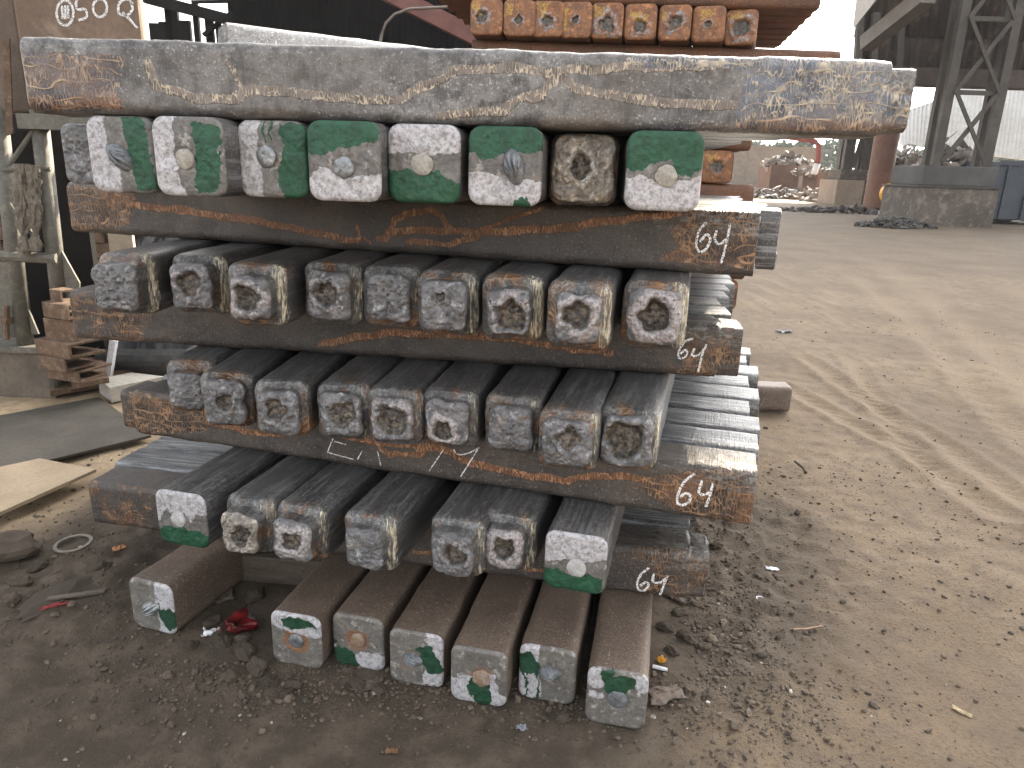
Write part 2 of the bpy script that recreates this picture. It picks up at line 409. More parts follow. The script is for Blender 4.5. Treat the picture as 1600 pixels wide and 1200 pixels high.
def billet_body(name, L, w, h, mat, r=.024, n=64, dx=.015, fine_to=.6, neck=None, neck_far=None, seed=0, e=.006, amp=.0012, paint=None, sag=0.):
    """bar along +x from x=e (open towards its end face) to x=L; paint(x, y, z) -> attributes"""
    xs = [e]
    while xs[-1] < L - .02:
        xs.append(xs[-1] + (dx if xs[-1] < fine_to else .08))
    xs = sorted(set([round(x, 5) for x in xs[:-1]] + [L]))
    if neck:                               # the end is drawn down to a smaller block with a shoulder
        nl = neck[0]
        xs = sorted(set([x for x in xs if x <= nl - .006 or x >= nl + .03] + [nl - .004, nl, nl + .003, nl + .008, nl + .014, nl + .022]))
    if neck_far:
        q = L - neck_far[0]
        xs = sorted(set([x for x in xs if x <= q - .03 or x >= q + .006] + [q - .02, q - .01, q - .003, q, q + .004]))
    xs = np.array(xs)
    sec = section(n, w, h, r)
    zc = h / 2
    def scale(x):
        s = np.ones_like(x)
        if neck:
            nl, sc = neck[:2]; mid = 1 - (1 - sc) * .28
            s = np.where(x < nl, sc + (x / nl) * .015, 1 - (1 - mid) * (1 - np.clip((x - nl) / .022, 0, 1)) ** 2)
        if neck_far:
            q = L - neck_far[0]; sc = neck_far[1]
            s = np.where(x > q, sc, np.where(x > q - .02, 1 - (1 - sc) * .5 * np.clip((x - q + .02) / .02, 0, 1) ** 2, s))
        return s
    sc = scale(xs)
    nx = len(xs)
    X = np.repeat(xs, n); Y = np.tile(sec[:, 0], nx) * np.repeat(sc, n); Z = zc + np.tile(sec[:, 1] - zc, nx) * np.repeat(sc, n)
    P = np.stack([X, Y, Z], 1)
    ny, nz_ = Y.copy(), Z - zc
    ln = np.sqrt(ny ** 2 + nz_ ** 2); ny /= ln; nz_ /= ln
    fade = sstep(0, .03, X - e)
    ds = (fbm(P * 14, 3, seed) - .5) * amp * 4 * fade + (fbm(P * 70, 2, seed + 9) - .5) * amp * 1.6 * fade
    if neck:
        near = np.exp(-((X - neck[0]) / .02) ** 2)
        ds += (fbm(P * np.array([150, 40, 40]), 3, seed + 4) - .4) * .009 * near * fade
        tip = 1 - sstep(neck[0] - .01, neck[0] + .01, X)
        ang_ = np.arctan2(nz_, ny); ds += (fbm(np.stack([np.cos(ang_) * 2.2, np.sin(ang_) * 2.2, np.full_like(ang_, seed * .7)], 1), 3, seed + 14) - .5) * .018 * tip
        ds += (fbm(P * np.array([60, 26, 26]), 3, seed + 24) - .5) * .005 * tip * fade
    # a little bow along the length
    bow = sag * np.sin(np.pi * X / L)
    P[:, 1] += ny * ds; P[:, 2] += nz_ * ds + bow
    P[:, 2] = np.maximum(P[:, 2], -.003)
    i = np.arange(nx - 1)[:, None] * n; k = np.arange(n)[None, :]; k2 = (k + 1) % n
    quads = np.stack([i + k, i + n + k, i + n + k2, i + k2], -1).reshape(-1, 4)
    # far end: inset ring and fan
    end = P[-n:].copy(); c0 = end.mean(0); ring = c0 + (end - c0) * .93; ring[:, 0] += .006
    V = np.concatenate([P, ring, [c0 + [.006, 0, 0]]])
    b0 = (nx - 1) * n; b1 = nx * n; ce = b1 + n
    k = np.arange(n); k2 = (k + 1) % n
    quads = np.concatenate([quads, np.stack([b0 + k, b1 + k, b1 + k2, b0 + k2], 1)])
    tris = np.stack([b1 + k, np.full(n, ce), b1 + k2], 1)
    rub = np.zeros(len(V)); rub[:len(P)] = np.clip(4 * np.abs(ny * nz_) - .05, 0, 1) * (nz_ > 0) * (.45 + .55 * np.exp(-X / .35))
    at = {'warm': np.zeros(len(V)), 'rub': rub, 'band': np.zeros(len(V)), 'zone': np.zeros(len(V)), 'flake': np.zeros(len(V))}
    if neck:
        side_ = sstep(.3, .8, -ny); topc = sstep(.3, .8, nz_)
        at['flake'][:len(P)] = (.36 + .2 * neck[2]) * np.exp(-((X - neck[0] - .004) / .016) ** 2) * np.clip(.45 + .65 * side_ + .25 * topc, 0, 1) + .30 * neck[2] * side_ * np.exp(-((X - neck[0] + .01) / .03) ** 2)
        at['zone'][:len(P)] = .42 * np.exp(-np.maximum(X - neck[0], 0) / .14)
    if paint:
        for k_, v_ in paint(X, Y, Z, ny, nz_).items(): at[k_][:len(P)] = v_
    E0 = P[:n, 1:] - np.array([0, zc]); t_ = np.linspace(0, n, n * 3, endpoint=False); ii = np.arange(n + 1)
    billet_body.out = np.stack([np.interp(t_, ii, np.append(E0[:, 0], E0[0, 0])), np.interp(t_, ii, np.append(E0[:, 1], E0[0, 1]))], 1)
    return mesh_np(name, V, quads, tris, at, mat), sec, sc[0]

def inpoly(x, y, poly):
    c = np.zeros(len(x), bool); n = len(poly)
    for i in range(n):
        (x0, y0), (x1, y1) = poly[i], poly[i - 1]
        m = (y0 > y) != (y1 > y)
        c ^= m & (x < (x1 - x0) * (y - y0) / (y1 - y0 + 1e-12) + x0)
    return c

def end_face(name, sec, sc, h, mat, out=None, kind='paint', white=(), green=(), yellow=(), crater=None, pale=.0, rust=0., seed=0, e=.006, na=0, nr=40, plug=None):
    n = len(sec); zc = h / 2
    B = np.stack([sec[:, 0], sec[:, 1] - zc], 1) * sc
    up = 3
    t = np.linspace(0, n, n * up, endpoint=False); idx = np.arange(n + 1)
    Bq = np.stack([np.interp(t, idx, np.append(B[:, 0], B[0, 0])), np.interp(t, idx, np.append(B[:, 1], B[0, 1]))], 1)
    if out is not None: Bq = out
    N = n * up
    half = abs(B).max()
    rr = np.concatenate([np.linspace(.02, .9, nr - 6), np.linspace(.915, 1, 6)])
    a = 1 - e / half * 1.6
    Y = (rr[:, None] * Bq[None, :, 0]).ravel(); Z = (rr[:, None] * Bq[None, :, 1]).ravel(); R = np.repeat(rr, N)
    Y = np.append(Y, 0); Z = np.append(Z, 0); R = np.append(R, 0)
    q = np.clip((R - a) / (1 - a), 0, 1)
    X = e * (1 - np.sqrt(np.maximum(0, 1 - q * q)))
    fx = .5 - Y / (2 * half); fy = .5 - Z / (2 * half)      # as the face is seen: right, down
    P = np.stack([Y, Z, np.full_like(Y, seed * 3.1)], 1)
    fade = 1 - sstep(.9, 1, R)
    rough = {'paint': .0035, 'low': .0025, 'rough': .0085, 'crust': .011, 'rust': .003}[kind]
    X = X + ((fbm(P * 30, 4, seed) - .5) * rough * 1.6 + (fbm(P * 110, 3, seed + 5) - .5) * rough * .8) * (fade * .85 + .15 * (R < .999))
    if kind in ('rough', 'crust'):         # blow holes
        pit = vnoise(P * 95, seed + 21); X += sstep(.7, .92, pit) * .006 * fade
    at = {k: np.zeros(len(X)) for k in ('wht', 'grn', 'yel', 'pale', 'crater', 'rust')}
    wx = fx + (fbm(P * 22, 4, seed + 31) - .5) * .16 + (fbm(P * 90, 3, seed + 32) - .5) * .08
    wy = fy + (fbm(P * 22, 4, seed + 41) - .5) * .16 + (fbm(P * 90, 3, seed + 42) - .5) * .08
    for pl in white: at['wht'] = np.maximum(at['wht'], np.where(inpoly(wx, wy, pl), 1., 0.))
    for pl in green: at['grn'] = np.maximum(at['grn'], np.where(inpoly(wx, wy, pl), 1., 0.))
    for pl in yellow: at['yel'] = np.maximum(at['yel'], np.where(inpoly(wx, wy, pl), .52, 0.))
    if crater:
        cx, cy, cr_, dep = crater
        ang = np.arctan2(fy - cy, fx - cx)
        wob = 1 + .35 * (vnoise(np.stack([np.cos(ang) * 1.7 + 5, np.sin(ang) * 1.7, np.full_like(ang, seed)], 1), seed) - .5) * 2
        d = np.hypot(fx - cx, fy - cy) / (cr_ * wob)
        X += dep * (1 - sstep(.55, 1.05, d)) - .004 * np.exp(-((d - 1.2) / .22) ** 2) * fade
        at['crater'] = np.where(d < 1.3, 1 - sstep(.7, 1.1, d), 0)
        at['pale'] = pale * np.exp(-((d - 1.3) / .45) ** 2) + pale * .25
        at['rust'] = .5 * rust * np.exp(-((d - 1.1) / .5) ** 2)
    else:
        at['pale'] = np.full(len(X), pale * .5) + (.5 * sstep(.93, .985, R) * (fbm(P * 16, 3, seed + 60) > .5) if kind == 'paint' else 0)
    if plug:
        d = np.hypot(fx - plug[0], fy - plug[1])
        at['rust'] += rust * np.exp(-((d - .16) / .1) ** 2)
        X += .002 * np.exp(-((d - .13) / .03) ** 2)
    V = np.stack([X, Y, Z + zc], 1)
    i = np.arange(nr - 1)[:, None] * N; k = np.arange(N)[None, :]; k2 = (k + 1) % N
    quads = np.stack([i + k, i + N + k, i + N + k2, i + k2], -1).reshape(-1, 4)
    k = np.arange(N); tris = np.stack([np.full(N, nr * N), k, (k + 1) % N], 1)
    return mesh_np(name, V, quads, tris, at, mat), half

plug_mats = {
    'steel': simple('plug_steel', (.20, .21, .215), (.32, .33, .335), 60, .38, .55, .001, 200),
    'beige': simple('plug_beige', (.27, .25, .215), (.40, .375, .33), 60, .7, 0, .0015, 220),
    'white': simple('plug_white', (.38, .37, .36), (.50, .49, .48), 60, .7, 0, .0015, 220),
    'rusty': simple('plug_rusty', (.24, .15, .09), (.30, .24, .2), 50, .6, .1, .0015, 180),
    'dark': simple('plug_dark', (.13, .14, .15), (.24, .25, .26), 50, .42, .4, .0015, 180),
}
def plug_mesh(kind, rad, seed, mat):
    N, nr = 72, 14
    if kind == 'disc':
        rr = np.linspace(0.04, 1, nr); an = np.linspace(0, 2 * np.pi, N, endpoint=False)
        wob = 1 + .12 * (fbm(np.stack([np.cos(an) * 2, np.sin(an) * 2, np.full(N, seed * 1.)], 1), 2, seed) - .5) * 2
        Y = (rr[:, None] * np.cos(an) * wob).ravel() * rad; Z = (rr[:, None] * np.sin(an) * wob).ravel() * rad; R = np.repeat(rr, N)
        X = -.0065 + .004 * R ** 3 + (fbm(np.stack([Y, Z, Y * 0 + seed], 1) * 60, 3, seed) - .5) * .004 + Y * .06 - Z * .04
        V = np.stack([X, Y, Z], 1)
        rim = V[-N:].copy(); rim[:, 0] = .012
        V = np.concatenate([V, rim, [[V[:N, 0].mean(), 0, 0]]]); nr_ = nr + 1
    else:                                  # a torn, fanned stub of the feeder
        rr = np.linspace(0.04, 1, nr); an = np.linspace(0, 2 * np.pi, N, endpoint=False)
        rot = seed * 1.3
        ex = 1.45; ey = .85
        Y0 = (rr[:, None] * np.cos(an)).ravel() * rad * ex; Z0 = (rr[:, None] * np.sin(an)).ravel() * rad * ey; R = np.repeat(rr, N)
        ridge = np.abs(np.sin(np.arctan2(Z0, Y0 + rad * 1.1) * 11.)) * sstep(-1.2, .2, Y0 / rad)
        X = -.015 * (1 - R ** 2) - .010 * ridge * (1 - R ** 4) + (fbm(np.stack([Y0, Z0, Y0 * 0 + seed], 1) * 80, 3, seed) - .5) * .006
        c_, s_ = math.cos(rot), math.sin(rot)
        V = np.stack([X, Y0 * c_ - Z0 * s_, Y0 * s_ + Z0 * c_], 1)
        rim = V[-N:].copy(); rim[:, 0] = .012
        V = np.concatenate([V, rim, [[-.018, 0, 0]]]); nr_ = nr + 1
    i = np.arange(nr_ - 1)[:, None] * N; k = np.arange(N)[None, :]; k2 = (k + 1) % N
    quads = np.stack([i + k, i + N + k, i + N + k2, i + k2], -1).reshape(-1, 4)
    k = np.arange(N); tris = np.stack([np.full(N, nr_ * N), k, (k + 1) % N], 1)
    return mesh_np('plug', V, quads, tris, None, mat)

# heights of the stack's ten layers
ORD = ['first', 'second', 'third', 'fourth', 'fifth', 'sixth', 'seventh', 'eighth']
HL = [.1696, .1567, .1639, .1530, .1590, .1570, .1598, .1576, .1655, .1562]
ZL = [0.] + list(np.cumsum(HL))
_seed = [100]
def end_billet(x, y, layer, yaw, w, label, group, body, cap, length=1.72, neck=None, plug=None, z=None, h=None, **fk):
    """a bar lying away from the camera; (x, y) is the middle of its near end"""
    _seed[0] += 1; sd = _seed[0]
    h = h or HL[layer - 1] - .002
    z = ZL[layer - 1] if z is None else z
    ef = .013 if neck else .008
    me, sec, sc = billet_body('steel_billet', length, w, h, BODY[body], e=ef, r=min(w, h) * (.19 if neck else .17), neck=neck, seed=sd, sag=random.uniform(-.001, .001))
    o = new_obj('steel_billet', me, (x, y, z), math.pi / 2 - yaw, label=label, cat='steel billet', group=group)
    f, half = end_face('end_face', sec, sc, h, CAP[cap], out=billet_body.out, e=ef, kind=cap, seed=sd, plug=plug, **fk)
    new_obj('end_face', f, parent=o)
    if plug:
        pm = plug_mesh(plug[2], plug[4] if len(plug) > 4 else .021, sd % 7, plug_mats[plug[3]])
        new_obj('plug', pm, (0, (.5 - plug[0]) * 2 * half, h / 2 + (.5 - plug[1]) * 2 * half), parent=o)
    return o

G9 = 'painted billet ends under the top billet'
G7 = 'upper row of rough billet ends'
G5 = 'middle row of rough billet ends'
G3 = 'lower row of billet ends with two painted'
G1 = 'brown billets on the ground'

# layer 9: painted ends -------------------------------------------------------
L9 = [
 (-.885, 1.665, .11, [[(-.1, -.1), (.28, -.1), (.30, .3), (.40, .6), (.45, 1.1), (-.1, 1.1)]], [[(.55, .03), (.86, .03), (.93, .4), (.98, .96), (.66, .97), (.6, .5)]], (.47, .53, 'gash', 'dark', .026), 'billet end with white left edge, green right half and torn fanned plug'),
 (-.7075, 1.60, .11, [[(-.1, -.1), (.3, -.1), (.33, .5), (.4, 1.1), (-.1, 1.1)]], [[(.6, .05), (.95, .1), (.93, .6), (.85, .97), (.58, .98), (.55, .85), (.62, .5)]], (.45, .53, 'disc', 'beige'), 'billet end with white left edge, green right half and flat beige plug'),
 (-.546, 1.655, .11, [[(-.1, -.1), (.35, -.1), (.3, .35), (.37, .6), (.36, 1.1), (-.1, 1.1)]], [[(.62, .05), (1.1, .05), (1.1, 1.1), (.65, 1.1), (.6, .6), (.68, .4)], [(.4, -.1), (.44, -.1), (.43, .3), (.41, .3)], [(.48, -.1), (.55, -.1), (.52, .25), (.5, .25)]], (.42, .46, 'disc', 'steel', .023), 'billet end with white left edge, green right half and shiny domed plug'),
 (-.3705, 1.58, .11, [[(.03, .72), (.2, .62), (.5, .67), (.75, .63), (1.1, .7), (1.1, 1.1), (-.1, 1.1)]], [[(-.1, -.1), (1.1, -.1), (.95, .25), (.7, .3), (.45, .33), (.25, .47), (-.1, .35)]], (.5, .57, 'disc', 'steel', .022), 'billet end with green top, white bottom and grey round plug, fourth painted end'),
 (-.2055, 1.614, .11, [[(-.1, -.1), (1.1, -.1), (1.1, .35), (.6, .4), (.3, .38), (-.1, .42)]], [[(-.1, .65), (.25, .58), (.45, .62), (.6, .6), (.98, .72), (1.1, 1.1), (-.1, 1.1)]], (.48, .5, 'disc', 'beige', .024), 'billet end with white top and green bottom, the only one so painted in its row'),
 (-.030, 1.60, .11, [[(-.1, .55), (.3, .6), (.5, .68), (1.1, .68), (1.1, 1.1), (-.1, 1.1)]], [[(-.1, -.1), (1.1, -.1), (1.1, .25), (.7, .32), (.45, .36), (.25, .44), (-.1, .3)], [(.62, .92), (.8, .9), (.85, 1.1), (.6, 1.1)]], (.62, .5, 'gash', 'dark', .026), 'billet end with green top, white bottom and a torn dark plug'),
 (.3085, 1.586, .11, [[(-.1, .62), (.2, .58), (.4, .65), (.7, .62), (.95, .55), (1.1, .5), (1.1, 1.1), (-.1, 1.1)]], [[(-.1, -.1), (1.1, -.1), (1.1, .42), (.8, .52), (.66, .5), (.6, .36), (.45, .36), (.3, .42), (.2, .52), (-.1, .45)]], (.53, .56, 'disc', 'beige', .023), 'billet end with green top and white bottom, rightmost of the painted row'),
]
for x, y, yaw, wh, gr, pl, lab in L9:
    end_billet(x, y, 9, yaw, .1595, lab, G9, 'dark', 'paint', white=wh, green=gr, plug=pl)
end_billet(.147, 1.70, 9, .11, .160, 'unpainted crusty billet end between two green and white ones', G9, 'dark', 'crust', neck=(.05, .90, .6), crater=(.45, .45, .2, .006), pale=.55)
end_billet(-1.21, 2.10, 9, .11, .158, 'bare grey billet end set back at the left of the painted row', G9, 'dark', 'rough', pale=.1)

# layers 7, 5 and 3: drawn-down rough ends --------------------------------------
def row(layer, cols, group, zc):
    n = len(cols)
    for k, (u0, u1, v0, v1, yaw, neck, cap, crater, pale, flk, lab) in enumerate(cols):
        p = G((u0 + u1) / 2, (v0 + v1) / 2, zc)
        sc = max(.66, min(.9, (u1 - u0) * (RR[2] @ (p - CAM)) / CF / .150))
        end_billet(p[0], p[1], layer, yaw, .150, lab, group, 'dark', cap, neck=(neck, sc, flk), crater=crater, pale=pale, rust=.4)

row(7, [
 (142, 212, 414, 484, .03, .065, 'rough', None, .55, .8, 'silvery pale billet end without hollow, leftmost of the upper rough row'),
 (263, 328, 416, 483, .05, .06, 'rough', (.5, .4, .3, .018), .5, .8, 'billet end with brown crater high in its face, second from left in upper rough row'),
 (356, 420, 430, 502, .07, .05, 'rough', (.45, .48, .3, .016), .7, .9, 'billet end with pale left side and shallow brown hollow, third in upper rough row'),
 (477, 547, 423, 502, .09, .04, 'rough', (.45, .45, .3, .016), .45, .6, 'billet end with round gritty brown crater, fourth in upper rough row'),
 (572, 640, 428, 506, .12, .03, 'rough', None, .15, .5, 'evenly pitted dark grey billet end, fifth in upper rough row'),
 (655, 728, 441, 517, .14, .045, 'rough', (.45, .32, .11, .006), .2, .7, 'pitted grey billet end with one small hole near the top, sixth in upper rough row'),
 (762, 826, 450, 525, .17, .05, 'rough', (.55, .58, .36, .02), .55, .9, 'billet end with big jagged dark hollow, seventh in upper rough row'),
 (866, 937, 458, 537, .20, .035, 'rough', (.5, .45, .34, .02), .7, .8, 'billet end with pinkish hollow and small inner hole, eighth in upper rough row'),
 (980, 1062, 452, 540, .23, .03, 'rough', (.48, .5, .31, .03), 1.0, .9, 'billet end with deep round hole ringed in white, rightmost of the upper rough row'),
], G7, 1.039)
row(5, [
 (263, 315, 581, 642, .0, .05, 'rough', None, .1, .3, 'dark billet end set back at the left of the middle rough row'),
 (314, 380, 598, 662, .03, .035, 'rough', (.55, .5, .2, .006), .2, .3, 'grey billet end with brown speckled middle, second in the middle rough row'),
 (398, 466, 612, 680, .06, .04, 'rough', (.5, .42, .25, .012), .25, .3, 'grey billet end with a lens-shaped dent, third in the middle rough row'),
 (497, 564, 617, 683, .10, .035, 'rough', (.55, .45, .32, .01), .3, .4, 'gritty billet end with shallow brown hollow, fourth in the middle rough row'),
 (578, 645, 625, 689, .13, .03, 'rough', (.5, .5, .34, .016), .6, .4, 'billet end with round gravelly crater, fifth in the middle rough row'),
 (664, 731, 625, 697, .16, .035, 'rough', (.42, .7, .24, .016), .9, .5, 'billet end with pink shelf above a low hollow, sixth in the middle rough row'),
 (762, 831, 634, 706, .20, .035, 'rough', None, .35, .5, 'plain grey billet end with pinkish lower rim, seventh in the middle rough row'),
 (847, 922, 655, 733, .23, .03, 'rough', (.55, .4, .25, .008), .3, .6, 'coarse grey billet end with rusty specks, eighth in the middle rough row'),
 (940, 1017, 652, 731, .26, .03, 'rough', (.52, .5, .4, .025), .35, .6, 'billet end with large burnt black crater, rightmost of the middle rough row'),
], G5, .7227)
for o_ in (
    (-.895, 1.765, .24, [[(-.1, -.1), (1.1, -.1), (1.1, .3), (.8, .38), (.7, .55), (.6, .4), (.3, .42), (.25, .3), (.1, .6), (-.1, .6)]], [[(-.1, .75), (.2, .68), (.5, .66), (.85, .68), (1.1, .78), (1.1, 1.1), (-.1, 1.1)]], (.45, .5, 'disc', 'white', .023), 'billet end with faded white top and green lower lip, left end of the lower row'),
    (.172, 1.60, .25, [[(-.1, -.1), (1.1, -.1), (1.1, .3), (.7, .42), (.35, .45), (.1, .55), (-.1, .5)]], [[(-.1, .70), (.25, .66), (.5, .70), (.7, .66), (.95, .68), (.97, .9), (.8, 1.1), (-.1, 1.1)]], (.53, .57, 'disc', 'white', .025), 'billet end with white top and thick green lower half beside the lowest chalked 64')):
    end_billet(o_[0], o_[1], 3, o_[2], .158, o_[6], G3, 'dark', 'paint', white=o_[3], green=o_[4], plug=o_[5])
row(3, [
 (341, 402, 803, 869, .24, .06, 'crust', (.55, .55, .3, .012), .4, .6, 'crusty billet end with ragged lower lip, next to the faded green end'),
 (422, 486, 817, 877, .24, .055, 'rough', (.5, .5, .26, .01), 1.0, .6, 'billet end with ringed hollow and pinkish white rim, third in the lower row'),
 (534, 597, 830, 890, .25, .045, 'rough', None, .1, .8, 'coarse dark grey billet end with flaking pale corner, middle of the lower row'),
 (670, 737, 834, 903, .25, .05, 'rough', (.62, .5, .26, .02), .5, .6, 'billet end with dripping lower lip and open brown hole, fifth in the lower row'),
 (755, 816, 834, 888, .25, .05, 'rough', (.5, .42, .28, .016), .95, .7, 'billet end with round hole in a whitish ring, left of the white and green end'),
], G3, .408)

# layer 1: brown billets on the ground -----------------------------------------------
L1 = [
 (-1.045, 1.83, .30, [[(.6, -.1), (.95, -.1), (1.1, .45), (1.1, 1.1), (.6, 1.0), (.68, .75), (.6, .5)]], [[(.62, .52), (.9, .45), (1.05, .55), (1.05, .85), (.85, .88), (.75, .7)], [(.70, .36), (.72, .36), (.72, .5), (.7, .5)]], (.46, .55, 'gash', 'steel', .026), 0, 'brown billet lying apart at the left with white and green right edge'),
 (-.577, 1.693, .22, [[(.05, -.1), (.95, -.1), (1.05, .35), (.75, .42), (.5, .38), (.2, .3), (-.1, .25)]], [[(.25, .12), (.45, .05), (.72, .08), (.88, .2), (.6, .26), (.4, .3), (.26, .25)]], (.5, .5, 'disc', 'dark', .022), .9, 'brown billet with white top, small green patch and rusty ring round its plug'),
 (-.405, 1.693, .22, [[(.45, .7), (.6, .64), (.75, .68), (1.05, .65), (1.05, 1.1), (.5, 1.1)], [(-.1, .55), (.1, .6), (.1, .8), (-.1, .75)]], [[(.03, .68), (.3, .60), (.45, .68), (.52, .95), (.15, .95), (.02, .8)], [(.05, .5), (.15, .52), (.1, .6), (.03, .62)]], (.5, .45, 'disc', 'rusty', .022), .7, 'brown billet with green and white along its lower edge and a rusty plug'),
 (-.2357, 1.63, .21, [[(.62, -.1), (.95, -.1), (1.05, .35), (1.05, 1.1), (.6, .98), (.68, .65), (.75, .3)]], [[(.52, .25), (.75, .2), (.88, .4), (.97, .66), (.75, .72), (.6, .52)]], (.45, .5, 'gash', 'dark', .02), .5, 'brown billet with white right edge crossed by a green smear'),
 (-.0645, 1.567, .21, [[(-.1, .6), (.2, .52), (.42, .55), (.5, .45), (.75, .4), (.95, .9), (.85, 1.1), (.3, 1.1), (-.1, .95)]], [[(.33, .66), (.42, .52), (.65, .5), (.75, .75), (.72, .98), (.5, .95), (.36, .82)]], (.55, .5, 'disc', 'rusty', .024), .7, 'brown billet with white lower left and a green blot over its plug'),
 (.1152, 1.583, .21, [[(-.1, -.1), (.38, -.1), (.36, .4), (.42, .9), (.1, 1.1), (-.1, .8)]], [[(.0, .2), (.2, .12), (.38, .3), (.4, .5), (.2, .57), (.0, .45)], [(.13, .5), (.17, .5), (.17, 1.0), (.14, 1.0)], [(.335, .45), (.37, .45), (.37, 1.0), (.34, 1.0)]], (.55, .45, 'gash', 'dark', .022), .2, 'brown billet with white left side and green blot with two long drips'),
 (.2867, 1.5017, .20, [[(-.1, .05), (.28, -.02), (.32, .3), (.2, .36), (-.1, .28)], [(.68, .03), (.97, .02), (1.0, .25), (.8, .34), (.7, .22)], [(.1, .42), (.35, .42), (.35, .52), (.15, .55)]], [[(.25, -.02), (.4, .0), (.45, .08), (.6, .05), (.72, .1), (.72, .3), (.56, .40), (.36, .40), (.3, .2)]], (.52, .5, 'disc', 'dark', .024), .4, 'brown billet nearest the camera, green top patch between two white corners'),
]
for x, y, yaw, wh, gr, pl, ru, lab in L1:
    end_billet(x, y, 1, yaw, .152 if x > -.9 else .157, lab, G1, 'brown', 'low', white=wh, green=gr, plug=pl, rust=ru, h=.1676)

# cross layers ------------------------------------------------------------------------
CROSS = {10: (.7738, 1.6238, -.0222, 1.8472), 8: (.5758, 1.7452, -.2904, 2.0997), 6: (.5767, 1.9575, -.1157, 1.9637), 4: (.6219, 1.662, -.274, 1.9174), 2: (.5752, 1.8046, -.1791, 1.9957)}
def seg_dist(px, pz, path):
    d = np.full(len(px), 9.)
    for (x0, z0), (x1, z1) in zip(path[:-1], path[1:]):
        vx, vz = x1 - x0, z1 - z0; l2 = vx * vx + vz * vz + 1e-12
        t = np.clip(((px - x0) * vx + (pz - z0) * vz) / l2, 0, 1)
        d = np.minimum(d, np.hypot(px - x0 - t * vx, pz - z0 - t * vz))
    return d

EXT = {10: .055, 8: 0., 6: .062, 4: 0., 2: 0.}
def to_face(layer, u, v, ext=0.):          # spot of the photo -> (along, up) on the front face of a cross layer
    xr, yr, yw, ln = CROSS[layer]
    d = np.array([-math.cos(yw), -math.sin(yw), 0]); nrm = np.array([math.sin(yw), -math.cos(yw), 0])
    p0 = np.array([xr, yr, 0.])
    q = ray(u, v); t = ((p0 - CAM) @ nrm) / (q @ nrm); P = CAM + q * t
    return float((P - p0) @ d + ext), float(P[2] - ZL[layer - 1])

BANDS = {
 10: [(.012, [(225, 98), (235, 130), (300, 155), (370, 155), (400, 140), (520, 155), (620, 155), (655, 135), (700, 110), (800, 105), (840, 112), (862, 130)]),
      (.011, [(690, 178), (790, 174), (840, 142), (870, 112), (960, 104), (1140, 100)]), (.013, [(860, 115), (900, 140), (1000, 155), (1170, 165)]),
      (.007, [(352, 98), (365, 96), (385, 140), (370, 150)])],
 8: [(.0125, [(130, 312), (210, 322), (300, 330), (400, 345), (500, 365), (556, 376)]), (.006, [(556, 352), (562, 372), (582, 378)]),
     (.012, [(600, 372), (620, 362), (680, 362), (760, 365), (850, 358), (940, 345), (1010, 338), (1090, 326)]),
     (.011, [(606, 372), (618, 348), (640, 332), (672, 328), (692, 340), (705, 362)]), (.009, [(640, 380), (700, 384), (745, 372)]), (.006, [(742, 362), (790, 345), (850, 326)])],
 6: [(.016, [(500, 537), (550, 527), (618, 520), (712, 525), (806, 531), (900, 546), (960, 552)])],
 4: [(.013, [(316, 656), (380, 672), (440, 682)]), (.013, [(520, 678), (580, 690), (640, 697), (700, 704), (740, 725), (790, 735), (830, 745), (890, 752), (930, 742), (980, 746), (1050, 755)]),
     (.011, [(596, 700), (610, 712), (650, 712), (662, 700)]), (.010, [(300, 640), (340, 655), (370, 662)])],
 2: [(.010, [(640, 860), (700, 868), (745, 872)]), (.009, [(815, 888), (850, 890)])],
}
ZONES = {   # outlines of the crackled end zones
 10: [[(1165, 110), (1185, 92), (1400, 90), (1440, 210), (1150, 200), (1150, 165)], [(25, 80), (190, 85), (185, 165), (20, 175)], [(980, 92), (1180, 88), (1180, 108), (1000, 105)]],
 8: [[(80, 280), (205, 300), (208, 352), (80, 365)], [(1085, 322), (1210, 330), (1205, 425), (1030, 408), (1060, 385), (1050, 360)]],
 6: [[(100, 440), (245, 462), (225, 532), (100, 540)], [(1050, 520), (1180, 505), (1180, 600), (1030, 590)]],
 4: [[(190, 610), (300, 630), (330, 670), (300, 676), (190, 680)], [(1030, 740), (1200, 730), (1200, 830), (1070, 800), (990, 765)]],
 2: [[(130, 740), (240, 770), (240, 835), (130, 830)], [(960, 850), (1120, 860), (1110, 945), (955, 935)]],
}
chalk = Mat('chalk')
ca = chalk.noise(230., 4, .7)
cm = chalk.rng(ca, .40, .52)
tr = chalk.n('ShaderNodeBsdfTransparent'); ms = chalk.n('ShaderNodeMixShader')
chalk.out((.78, .77, .76), .9)
outn = [n for n in chalk.nt.nodes if n.type == 'OUTPUT_MATERIAL'][0]
chalk.L(cm, ms.inputs[0]); chalk.L(tr.outputs[0], ms.inputs[1]); chalk.L(chalk.b.outputs[0], ms.inputs[2]); chalk.L(ms.outputs[0], outn.inputs[0])

